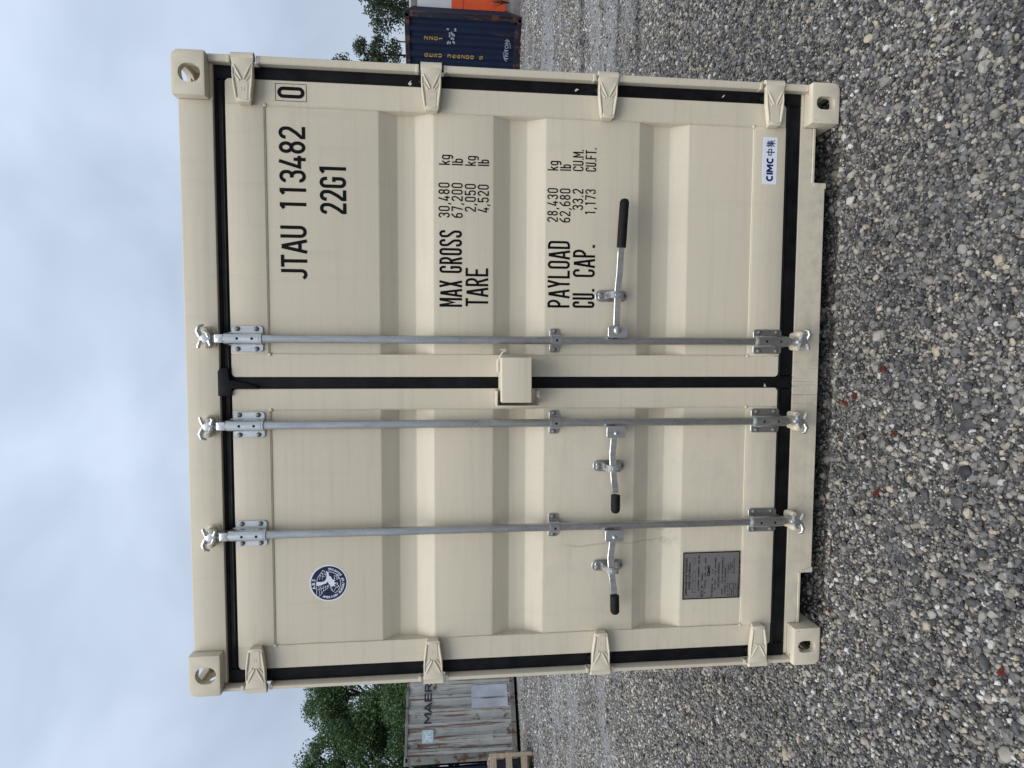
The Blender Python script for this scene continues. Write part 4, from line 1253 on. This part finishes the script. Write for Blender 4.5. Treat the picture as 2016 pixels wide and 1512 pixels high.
def scatter():
    P, S, TI = [], [], []
    def region(x0, x1, y0, y1, cell, mu, sg, rmax, keep):
        xs = np.arange(x0, x1, cell); ys = np.arange(y0, y1, cell)
        X, Y = np.meshgrid(xs, ys)
        X = X.ravel() + rng.uniform(-0.6, 0.6, X.size) * cell
        Y = Y.ravel() + rng.uniform(-0.6, 0.6, Y.size) * cell
        k = keep(X, Y)
        X, Y = X[k], Y[k]
        r = np.minimum(np.exp(rng.normal(math.log(mu), sg, X.size)), rmax)
        P.append(np.stack([X, Y, r], 1))
    cxm, cym = 1.36, -2.35
    def vis(X, Y, m=0.82):
        return (X > cxm - (Y - cym) * m - 0.2) & (X < cxm + (Y - cym) * (m - 0.08) + 0.2)
    def vis(X, Y, m=1.2):
        return (X > cxm - (Y - cym) * m - 0.9) & (X < cxm + (Y - cym) * (m - 0.05) + 0.9)
    inside = lambda X, Y: (X > -0.02) & (X < 2.46) & (Y > 0.05)
    region(-2.6, 5.2, -1.7, 0.9, 0.0106, 0.0053, 0.44, 0.022, lambda X, Y: vis(X, Y) & ~(inside(X, Y) & (Y > 0.5)))
    region(-4.2, 6.8, 0.9, 3.2, 0.0160, 0.0078, 0.36, 0.022, lambda X, Y: vis(X, Y) & ((X < -0.02 + 0.0) | (X > 2.46)))
    region(-6.0, 8.6, 3.2, 6.5, 0.0225, 0.0098, 0.36, 0.024, lambda X, Y: vis(X, Y, 0.86) & ((X < 0.0) | (X > 2.45)))
    region(-9.0, 12.5, 6.5, 11.5, 0.040, 0.0125, 0.35, 0.030, lambda X, Y: vis(X, Y, 0.84) & ((X < -0.8) | (X > 3.2)))
    # larger stones lying on top
    n = 9000
    X = rng.uniform(-1.6, 4.6, n); Y = rng.uniform(-1.6, 1.2, n)
    w = np.clip(0.10 + 0.9 * np.clip((-0.35 - Y) / 0.5, 0, 1) * (0.4 + 1.2 * vnoise(X * 1.4, Y * 1.4, 61)) + 0.5 * (X > 2.6) * vnoise(X * 1.1, Y * 1.1, 62), 0, 1)
    k = vis(X, Y) & ~inside(X, Y) & (rng.random(n) < w)
    P.append(np.stack([X[k], Y[k], np.minimum(np.exp(rng.normal(math.log(0.0098), 0.34, k.sum())), 0.026)], 1))
    A = np.concatenate(P)
    F = fines(A[:, 0], A[:, 1])
    A = A[rng.random(len(A)) > F * 0.30]
    X, Y, Rr = A.T
    n = len(A)
    F = fines(X, Y); U = rut(X, Y)
    Z = gh(X, Y) + Rr * rng.uniform(-0.15, 0.55, n) + rng.uniform(0, 0.004, n) * (Y < 3)
    # nothing may lift the castings or stick through the sill
    near = inside(X, Y) | ((X > -0.05) & (X < 2.5) & (Y > -0.05))
    Z = np.where(near, np.minimum(Z, -Rr * 0.5), Z)
    asp = rng.uniform(0.65, 1.25, (n, 2)); flat = rng.uniform(0.5, 0.9, n)
    Rr = Rr * (1 - 0.42 * F)
    scl = np.stack([Rr * asp[:, 0], Rr * asp[:, 1], Rr * flat], 1)
    rot = np.stack([rng.normal(0, 0.45, n), rng.normal(0, 0.45, n), rng.uniform(0, 6.283, n)], 1)
    tint = rng.beta(1.35, 1.75, n)
    red = np.zeros(n, bool)
    tint = np.where(red, 1.0, np.minimum(tint, 0.98))
    # patches of darker and of dusty stones
    tint = np.where(red, 1.0, np.clip(tint * (0.84 + 0.30 * vnoise(X * 2.3, Y * 2.3, 9)) + 0.10 * np.clip((Y - 0.8) / 2.0, 0, 1) + 0.17 * F - 0.45 * U, 0, 0.97))
    me = bpy.data.meshes.new('gravel_stones')
    me.vertices.add(n)
    me.vertices.foreach_set('co', np.stack([X, Y, Z], 1).ravel())
    a = me.attributes.new('rot', 'FLOAT_VECTOR', 'POINT'); a.data.foreach_set('vector', rot.ravel())
    a = me.attributes.new('scl', 'FLOAT_VECTOR', 'POINT'); a.data.foreach_set('vector', scl.ravel())
    a = me.attributes.new('tint', 'FLOAT', 'POINT'); a.data.foreach_set('value', tint.astype(np.float32))
    a = me.attributes.new('pick', 'INT', 'POINT'); a.data.foreach_set('value', rng.integers(0, 8, n).astype(np.int32))
    me.update()
    o = link('gravel_stones', me, kind='stuff', label='loose grey, tan and white gravel stones covering the yard', cat='gravel')
    md = o.modifiers.new('stones', 'NODES'); md.node_group = stones_tree(8)
    
scatter()

# reddish litter: crumpled leaf and bark pieces lying before the sill
REDM = simple('red_leaf', (0.085, 0.016, 0.012), 0.7, 0, 0.5, 80, spec=0.15)
for i, (x, y, s_, lab) in enumerate(((1.145, -0.095, 0.022, 'largest crumpled red scrap on the gravel below the door joint'),
                       (1.175, -0.150, 0.012, 'small dark red scrap beside the largest one'),
                       (1.290, -0.310, 0.013, 'red scrap lying out from the sill, right of the door joint'),
                       (1.060, -0.380, 0.011, 'dark red scrap out on the gravel near the door joint'),
                       (0.820, -0.300, 0.016, 'long red scrap on the gravel before the left door'),
                       (0.510, -0.045, 0.012, 'red scrap close to the left fork notch'),
                       (0.260, -0.050, 0.010, 'red scrap between the left fork notch and the corner casting'),
                       (0.430, -0.840, 0.013, 'red scrap nearest the camera at the left'))):
    random.seed(50 + i)
    z = float(gh(x, y)) + 0.010
    vs = [(0, 0, 0.003)]
    n = 9
    for k in range(n):
        a = 2 * math.pi * k / n
        rr = s_ * random.uniform(0.35, 1.05)
        vs.append((math.cos(a) * rr * 1.3, math.sin(a) * rr, random.uniform(-0.002, 0.008)))
    vs += [(v[0], v[1], v[2] - 0.0012) for v in vs]
    fs = [(0, 1 + k, 1 + (k + 1) % n) for k in range(n)] + [(n + 1, n + 2 + (k + 1) % n, n + 2 + k) for k in range(n)]
    fs += [(1 + k, n + 2 + k, n + 2 + (k + 1) % n, 1 + (k + 1) % n) for k in range(n)]
    me = bpy.data.meshes.new('red_scrap'); me.from_pydata(vs, [], fs); me.materials.append(REDM)
    o = link('red_scrap', me, label=lab, cat='litter', group='red scraps on the gravel')
    o.location = (x, y, z); o.rotation_euler = (0, 0, random.uniform(0, 6))

# ================================================================== BACKGROUND CONTAINERS
def rusty(name, base, rust_amt, streak_amt, dark=(0.05, 0.025, 0.015), seed=0.0, lines=False):
    m = Mat(name)
    co = m.n('ShaderNodeMapping', {'Vector': m.obj(), 'Location': (seed, seed * 2, 0)}).outputs[0]
    c = m.ramp(m.noise(2.2, 5, 0.6, vec=co), [(0.3, tuple(v * 0.8 for v in base)), (0.7, tuple(min(1, v * 1.15) for v in base))])
    st = m.noise(1.0, 6, 0.65, vec=co, stretch=(9, 9, 0.55), dist=0.2)
    lo = 0.72 - streak_amt * 0.2
    rustc = m.ramp(m.noise(30, 4, vec=co), [(0.3, dark), (0.7, (0.13, 0.055, 0.026))])
    c = m.mix(m.math('MULTIPLY', m.ramp(st, [(lo - 0.05, 0.0), (lo + 0.03, 1.0)]), 0.85), c, rustc)
    bl = m.noise(3.5, 7, 0.72, vec=co)
    lo = 0.72 - rust_amt * 0.2
    c = m.mix(m.math('MULTIPLY', m.ramp(bl, [(lo - 0.03, 0.0), (lo + 0.04, 1.0)]), 0.9), c, rustc)
    if lines:      # rust runs down the fold edges of the corrugation (local y runs along the wall)
        sp = m.n('ShaderNodeSeparateXYZ', {0: m.obj()})
        for off in (0.74, 0.0):
            wob = m.math('MULTIPLY', m.math('SUBTRACT', m.noise(2.5, 3, vec=m.obj()), 0.5), 0.06)
            u_ = m.math('FRACT', m.math('ADD', m.math('ADD', m.math('DIVIDE', m.math('SUBTRACT', sp.outputs[1], 0.18), 0.2849), off + 0.5), wob))
            dd = m.math('ABSOLUTE', m.math('SUBTRACT', u_, 0.5))
            ln = m.n('ShaderNodeMapRange', {'Value': dd, 'From Min': 0.012, 'From Max': 0.05, 'To Min': 1.0, 'To Max': 0.0}).outputs[0]
            br = m.ramp(m.noise(1.3, 5, 0.7, vec=m.obj(), stretch=(3, 3, 1.6)), [(0.40, 0.0), (0.56, 1.0)])
            c = m.mix(m.math('MULTIPLY', m.math('MULTIPLY', ln, br), 0.85), c, rustc)
    return m.set(c, 0.6, bump=m.noise(60, 4, vec=co), bs=0.2, bd=0.004, spec=0.2)
NAVY = rusty('navy_paint', (0.006, 0.012, 0.034), 0.25, 0.15)
NAVYF = rusty('navy_frame_rust', (0.012, 0.012, 0.020), 0.9, 0.5, seed=4.0)
GREY = rusty('weathered_grey_paint', (0.335, 0.340, 0.325), 0.50, 0.62, seed=2.0, lines=True)
GREYF = rusty('grey_frame_rust', (0.185, 0.185, 0.17), 0.75, 0.7, seed=9.0)
BLUE2 = rusty('dark_blue_paint', (0.012, 0.018, 0.045), 0.45, 0.3, seed=6.0)
ORANGE = simple('orange_paint', (0.62, 0.085, 0.022), 0.5, 0, 0.10, 8)
WHITEP = simple('off_white_paint', (0.50, 0.50, 0.52), 0.5, 0, 0.06, 5)
GREYP = simple('grey_trim', (0.16, 0.16, 0.155), 0.6)
YELLOW = simple('yellow_print', (0.32, 0.21, 0.05), 0.5, 0, 0.15, 20)
PALE = simple('pale_print', (0.24, 0.27, 0.31), 0.5, 0, 0.1, 30)
BLACKP = simple('faded_black_print', (0.02, 0.022, 0.028), 0.6, 0, 0.3, 20)
LOGO = simple('pale_cyan_square', (0.38, 0.50, 0.52), 0.55, 0, 0.12, 12)
PATCH = rusty('pale_repaint_patch', (0.40, 0.43, 0.49), 0.42, 0.35, seed=3.0)

# navy container, right: its end wall faces the camera
c1 = empty('shipping_container', (6.50, 12.35, 0.0), math.atan2(-0.5, 0.866) , label='dark navy container with rusty edges and stacked yellow lettering, right of the beige one', cat='container')
c1.location = (8.61 - 2.438 * 0.866, 11.13 + 2.438 * 0.5, -0.02)
container_shell(c1, LN, HT, NAVY, ME_TOP, ME_BOT, frame=NAVYF)
u = 2.438
letters('GESU 366200 5', u - 0.872, 0.86, u - 0.800, 2.19, 0.0275, YELLOW, parent=c1, stack=True, sw=0.14, label='yellow stacked GESU 366200 5')
letters('22G1', u - 0.540, 1.76, u - 0.470, 2.19, 0.0275, YELLOW, parent=c1, stack=True, sw=0.14, label='yellow stacked 22G1')
text_mesh('TRITON', 0.115, PALE, 'lettering', c1, (u - 0.66, 0.0275, 0.325), 0.95, 0.003)['label'] = 'white TRITON'
vs, fs = [], []
ribbon(vs, fs, arc(u - 0.72, 0.30, 0.16, 0.10, 80, 175, 8), 0.012, False, lambda a, b: (a, 0.0272, b))
ribbon(vs, fs, arc(u - 0.60, 0.35, 0.16, 0.10, -100, -5, 8), 0.012, False, lambda a, b: (a, 0.0272, b))
me = bpy.data.meshes.new('logo_swoosh'); me.from_pydata(vs, [], fs); me.materials.append(PALE); link('logo_swoosh', me, c1)
random.seed(4)
pol = []
for q in range(14):     # worn white label fragments
    a, b = u - random.uniform(0.40, 0.62), random.uniform(1.47, 1.66)
    pol.append([(a, b), (a + random.uniform(0.02, 0.06), b), (a + random.uniform(0.02, 0.05), b + 0.035), (a, b + 0.03)])
pol.append([(u - 0.33, 1.62), (u - 0.30, 1.62), (u - 0.30, 1.67), (u - 0.33, 1.67)])
pol.append([(u - 0.35, 1.46), (u - 0.29, 1.46), (u - 0.29, 1.50), (u - 0.35, 1.50)])
flat_poly_mesh('worn_label', pol, 0.0272, PALE, c1)
letters('UASC', u - 0.39, 1.76, u - 0.30, 2.02, 0.0275, GREYP, parent=c1, stack=True, sw=0.10) if False else None

# orange and white container behind it
c2 = empty('storage_container', (0, 0, 0), math.atan2(-0.10, 1.0), label='orange storage container with a white upper half, peeking out behind the navy one', cat='container')
c2.location = (10.05, 14.45, 0.0)
W2, H2, L2 = 2.44, 2.66, 6.0
MB().box(0.06, W2, 0.02, 0.06, 1.53, 2.47, 0.004).build('upper_panel', WHITEP, c2)
MB().box(0.06, W2, 0.01, 0.06, 1.22, 1.525, 0.004).build('middle_band', ORANGE, c2)
MB().box(0.06, W2, 0.02, 0.06, 0.06, 1.215, 0.004).build('lower_panel', ORANGE, c2)
MB().box(-0.02, W2 + 0.06, 0.0, 0.08, 2.475, 2.60, 0.006).build('top_rail', GREYP, c2)
MB().box(-0.02, W2 + 0.06, 0.0, 0.08, 2.605, 2.66, 0.006).build('roof_trim', WHITEP, c2)
MB().box(-0.02, 0.055, 0.0, 0.08, 0.0, 2.47, 0.004).build('corner_post', ORANGE, c2)
MB().box(W2 + 0.001, W2 + 0.06, 0.0, 0.08, 0.0, 2.47, 0.004).build('corner_post', ORANGE, c2)
MB().box(0.06, W2, 0.005, 0.08, 0.0, 0.055, 0.004).build('bottom_rail', GREYP, c2)
m = MB()
m.box(-0.02, 0.02, 0.081, L2, 0.0, 2.6); m.box(W2 + 0.02, W2 + 0.06, 0.081, L2, 0.0, 2.6); m.box(0.021, W2 + 0.019, L2 - 0.04, L2, 0.0, 2.6); m.box(0.021, W2 + 0.019, 0.081, L2 - 0.041, 2.56, 2.6)
m.build('body', ORANGE, c2)

# dry weed before the orange wall
WEED = simple('dry_weed', (0.03, 0.028, 0.018), 0.8)
m = MB(); random.seed(21)
for i in range(16):
    x, y, z = 0, 0, 0
    a = random.uniform(0, 6.28); s_ = random.uniform(0.15, 0.5)
    p = [(0, 0, -0.02)]
    for k in range(1, 6):
        t = k / 5
        p.append((math.cos(a) * s_ * t * t * 0.9 + random.uniform(-.02, .02), math.sin(a) * s_ * t * t * 0.6, 0.55 * t * random.uniform(0.8, 1.1) * (1 - 0.3 * t * s_)))
    m.tube(p, [0.008, 0.007, 0.006, 0.005, 0.004, 0.003], 5)
w = m.build('weed', WEED, label='dry branching weed in front of the orange container', cat='weed')
w.location = (10.52, 14.05, 0.0)

# grey container, left: its long corrugated side faces the camera
ang = math.atan2(0.6, 0.8)
c3 = empty('shipping_container', (-7.98, 10.60, 0.045), ang - 0 , label='weathered grey container with rust streaks and large black lettering, left of the beige one', cat='container')
# local: long side along +x.  reuse the shell (length along y) by turning it
c3.rotation_euler = (0, 0, ang - math.pi / 2)
# with this turn local +y runs along the wall to the right/back, local +x towards the camera side
c3.location = (-7.98 - 2.438 * math.sin(ang) * 1.0, 10.60 + 2.438 * math.cos(ang), 0.045)
container_shell(c3, LN, HT, GREY, ME_TOP, ME_BOT, frame=GREYF)
XW = 2.438 - 0.012       # outer face of the near side wall
def side_letters(text, s0, s1, z0, z1, mat, sw=0.15, gw=0.72, **k):
    """letters on the near long side: s measured along the wall from its left end (local y)"""
    o = letters(text, 0, z0, s1 - s0, z1, 0, mat, sw=sw, gw=gw, parent=c3, **k)
    o.rotation_euler = (0, 0, math.pi / 2)
    o.location = (XW + 0.002, s0, 0)
    return o
side_letters('MAERSK', 0.81, 2.07, 1.99, 2.160, BLACKP, sw=0.20, gw=1.08, label='black MAERSK lettering')
def side_patch(name, polys, mat, dx, **k):
    o = flat_poly_mesh(name, polys, 0, mat, c3, **k)
    o.rotation_euler = (0, 0, math.pi / 2); o.location = (XW + dx, 0, 0)
    return o
side_patch('logo_square', [rrect(0.42, 0.685, 1.94, 2.20, 0.03)], LOGO, 0.0025)
vs, fs = [], []
for pl_ in ([(0.46, 2.00), (0.53, 2.07), (0.46, 2.15)], [(0.50, 2.13), (0.58, 2.09), (0.64, 2.15)], [(0.55, 2.0), (0.56, 2.09)], [(0.60, 2.07), (0.66, 2.01)], [(0.47, 1.98), (0.50, 2.04)]):
    ribbon(vs, fs, pl_, 0.018, False, lambda a, b: (a, 0, b))
me = bpy.data.meshes.new('logo_star'); me.from_pydata(vs, [], fs); me.materials.append(WHITE)
o = link('logo_star', me, c3); o.rotation_euler = (0, 0, math.pi / 2); o.location = (XW + 0.005, 0, 0)
side_patch('repaint_patch', [[(1.08, 0.19), (1.56, 0.20), (1.56, 1.06), (1.08, 1.05)]], PATCH, 0.0015)
side_patch('vent_cover', [[(0.34, 2.30), (0.41, 2.30), (0.41, 2.44), (0.34, 2.44)]], GREYP, 0.008)

# dark blue container to the left of it
c4 = empty('shipping_container', (0, 0, 0.0), 0, label='dark blue rusty container just entering at the lower left edge beside the grey one', cat='container')
c4.rotation_euler = (0, 0, ang - math.pi / 2 - 0.03)
c4.location = (c3.location.x - 0.82 * 6.12, c3.location.y - 0.61 * 6.12 + 0.35, 0.0)
container_shell(c4, LN, HT, BLUE2, ME_TOP, ME_BOT, frame=BLUE2)

# wooden crate at the left edge
WOOD = Mat('crate_wood')
g = WOOD.noise(3.0, 5, 0.6, stretch=(2, 2, 12))
WOOD = WOOD.set(WOOD.ramp(g, [(0.3, (0.30, 0.22, 0.15)), (0.7, (0.50, 0.40, 0.30))]), 0.7, bump=WOOD.noise(40, 4), bs=0.3, bd=0.004)
WRAP = simple('dark_plastic_wrap', (0.03, 0.036, 0.048), 0.22, 0, 0.5, 6, 0.5, 0.02)
crate = empty('wooden_crate', (-6.42, 8.66, 0.0), ang + 0.10, label='open slatted wooden crate with dark plastic inside, at the lower left edge of the photo', cat='crate')
CW, CD, CH = 1.15, 0.95, 0.86
def plank(x0, x1, y0, y1, z0, z1):
    MB().box(x0, x1, y0, y1, z0, z1, 0.004).build('plank', WOOD, crate)
# local x runs away to the left (negative), front faces -y
for z0 in (0.13, 0.42, 0.72):
    plank(-CW, 0.0, 0.0, 0.022, z0, z0 + 0.12)
    plank(-CW, 0.0, CD - 0.022, CD, z0, z0 + 0.12)
    plank(-0.0235, -0.0015, 0.0235, CD - 0.0235, z0 + 0.005, z0 + 0.115)
    plank(-CW + 0.0015, -CW + 0.0235, 0.0235, CD - 0.0235, z0 + 0.005, z0 + 0.115)
for x in (-0.085, -CW / 2, -CW + 0.02):
    plank(x, x + 0.065, -0.0225, -0.0005, 0.03, CH)
for x in (-0.09, -CW + 0.03):
    for y in (0.03, CD - 0.10):
        plank(x, x + 0.06, y, y + 0.07, 0.0, CH - 0.01)
for y in (0.10, 0.42, 0.74):
    plank(-CW, 0.0, y, y + 0.10, 0.09, 0.112)
MB().box(-CW + 0.1, -0.1, 0.12, CD - 0.12, 0.125, CH - 0.06, 0.03, 3).build('plastic_wrap', WRAP, crate)

# ================================================================== TREES
def leaf_mat(name, a, b, c):
    m = Mat(name)
    at = m.n('ShaderNodeAttribute', attribute_name='tint').outputs['Fac']
    col = m.ramp(at, [(0.0, a), (0.55, b), (1.0, c)])
    m.set(col, 0.55)
    t = m.n('ShaderNodeBsdfTranslucent', {'Color': col})
    mx = m.n('ShaderNodeMixShader', {0: 0.22})
    m.t.links.new(m.p.outputs[0], mx.inputs[1]); m.t.links.new(t.outputs[0], mx.inputs[2])
    m.t.links.new(mx.outputs[0], m.t.nodes['Material Output'].inputs[0])
    return m.m
LEAFA = leaf_mat('dark_foliage', (0.022, 0.052, 0.016), (0.060, 0.118, 0.038), (0.135, 0.215, 0.075))
LEAFB = leaf_mat('grey_green_foliage', (0.016, 0.030, 0.016), (0.032, 0.056, 0.028), (0.065, 0.100, 0.050))
BARK = simple('bark', (0.055, 0.043, 0.034), 0.85, 0, 0.3, 20, 0.5, 0.01)

def tree(x, y, h, crown, clumps, leaves, leaf, mat, label, droop=0.0, seed=1, trunk_r=0.16, group=None, extra=None, crad=0.55):
    """crown: (cx,cy,cz,rx,ry,rz) relative to the base; clumps of leaf sized faces on limbs"""
    r = np.random.default_rng(seed)
    t = empty('tree', (x, y, 0), 0, label=label, cat='tree', group=group)
    cx_, cy_, cz_, rx, ry, rz = crown
    m = MB()
    m.tube([(0, 0, -0.2), (0.03, 0, h * 0.2), (cx_ * 0.3, cy_ * 0.3, h * 0.45), (cx_ * 0.7, cy_ * 0.7, h * 0.75), (cx_, cy_, h * 0.93)], [trunk_r * 1.3, trunk_r, trunk_r * 0.75, trunk_r * 0.4, 0.03], 8)
    m.build('trunk', BARK, t)
    # clump centres: biased to the outside of the crown volume with gaps
    d = r.normal(size=(clumps * 3, 3)); d /= np.linalg.norm(d, axis=1)[:, None]
    rad = r.uniform(0.35, 1.0, len(d)) ** 0.55
    lob = 0.78 + 0.42 * vnoise(d[:, 0] * 2.3 + 9 + seed, d[:, 2] * 2.3 + 7, seed)
    c = d * (rad * lob)[:, None] * np.array([rx, ry, rz]) + np.array([cx_, cy_, cz_])
    gapn = vnoise(c[:, 0] * 0.9 + 50, c[:, 2] * 0.9 + 50 + c[:, 1] * 0.5, seed + 3)
    c = c[(gapn > 0.27) & (c[:, 2] > 0.7)][:clumps]
    if extra is not None:
        c = np.concatenate([c, np.array(extra) - np.array([x, y, 0])])
    m = MB()
    for i in range(0, len(c), 3):
        p = c[i]
        z0 = max(0.8, min(h * 0.85, p[2] - 0.55 * math.hypot(p[0] - cx_ * 0.5, p[1] - cy_ * 0.5) - 0.2))
        f = min(1.0, z0 / h)
        s_ = np.array([cx_ * f, cy_ * f, z0])
        mid = (s_ + p) / 2 + r.normal(0, 0.12, 3) + np.array([0, 0, 0.15])
        m.tube([tuple(s_), tuple(mid), tuple(p)], [trunk_r * 0.28, trunk_r * 0.16, 0.012], 5, cap=False)
    m.build('branches', BARK, t)
    V, T = [], []
    for p in c:
        n = int(leaves * r.uniform(0.6, 1.3))
        sr = crad * r.uniform(0.6, 1.25)
        o = r.normal(size=(n, 3)); o /= np.linalg.norm(o, axis=1)[:, None]
        o *= (r.uniform(0.1, 1.0, n) ** 0.5)[:, None] * sr
        o[:, 2] *= 0.75
        if droop:
            o[:, :2] *= 0.62
            o[:, 2] = -np.abs(r.normal(0, droop, n))
            strand = r.integers(0, 6, n)
            so = r.normal(0, sr * 0.45, (6, 2))
            o[:, :2] = so[strand] + r.normal(0, 0.045, (n, 2))
        q = p + o
        a = r.normal(size=(n, 3)); a /= np.linalg.norm(a, axis=1)[:, None]
        b = np.cross(a, r.normal(size=(n, 3))); b /= np.linalg.norm(b, axis=1)[:, None]
        L1 = leaf * r.uniform(0.6, 1.3, n)[:, None]
        a = a * L1; b = b * L1 * 0.55
        V.append(np.stack([q - a, q + b - a * 0.1, q + a, q - b - a * 0.1], 1).reshape(-1, 3))
        T.append(np.clip(r.uniform(0, 1, n) * 0.55 + r.uniform(0, 0.45), 0, 1))
    V = np.concatenate(V); T = np.concatenate(T)
    n = len(T)
    me = bpy.data.meshes.new('crown')
    me.vertices.add(len(V)); me.vertices.foreach_set('co', V.ravel())
    me.loops.add(n * 4); me.loops.foreach_set('vertex_index', np.arange(n * 4))
    me.polygons.add(n); me.polygons.foreach_set('loop_start', np.arange(0, n * 4, 4)); me.polygons.foreach_set('loop_total', np.full(n, 4))
    at = me.attributes.new('tint', 'FLOAT', 'FACE'); at.data.foreach_set('value', T.astype(np.float32))
    me.update()
    me.materials.append(mat)
    link('crown', me, t)
    return t

# left group, behind the grey container
G_ = 'trees behind the yard'
tree(-16.6, 22.0, 7.6, (0.2, 0, 4.6, 2.6, 2.2, 3.3), 230, 300, 0.050, LEAFA, 'big dark green broadleaf tree rising highest behind the grey container', seed=3, trunk_r=0.22, group=G_, crad=0.6)
tree(-13.4, 22.5, 7.4, (0.2, 0, 5.0, 1.9, 1.8, 2.5), 150, 300, 0.050, LEAFA, 'dark green tree right beside the beige container, its upper branches open to the sky', seed=8, trunk_r=0.2, group=G_)
tree(-17.5, 19.0, 4.8, (0, 0, 3.0, 2.6, 1.6, 1.7), 90, 300, 0.048, LEAFA, 'low bushy tree just above the roof of the grey container', seed=12, trunk_r=0.12, group=G_)
tree(-12.0, 20.0, 4.4, (0, 0, 2.9, 2.2, 1.4, 1.3), 80, 280, 0.046, LEAFA, 'lower green tree between the grey container roof and the beige corner post', seed=14, trunk_r=0.12, group=G_)
# right group
tree(12.45, 23.0, 6.7, (0, 0, 5.4, 0.55, 0.6, 1.15), 20, 170, 0.052, LEAFB, 'grey green tree top showing just over the beige right post, farthest from the navy container', seed=22, trunk_r=0.08, group=G_, crad=0.36)
tree(13.2, 23.0, 5.4, (0, 0, 4.3, 0.66, 0.6, 1.0), 26, 160, 0.052, LEAFB, 'grey green tree with upright sprays between the two others at the right', seed=25, trunk_r=0.08, group=G_, crad=0.36)
tree(13.15, 21.8, 3.9, (0, 0, 3.1, 0.7, 0.7, 0.9), 24, 160, 0.050, LEAFB, 'low green shrub-like tree close above the navy container', seed=27, trunk_r=0.06, group=G_, crad=0.34)
tree(16.9, 23.0, 6.0, (0, 0, 4.1, 3.1, 2.0, 1.5), 150, 190, 0.052, LEAFB, 'tall tree at the upper edge with drooping leafy branches over the navy container', droop=0.46, seed=31, trunk_r=0.2, group=G_, crad=0.48)
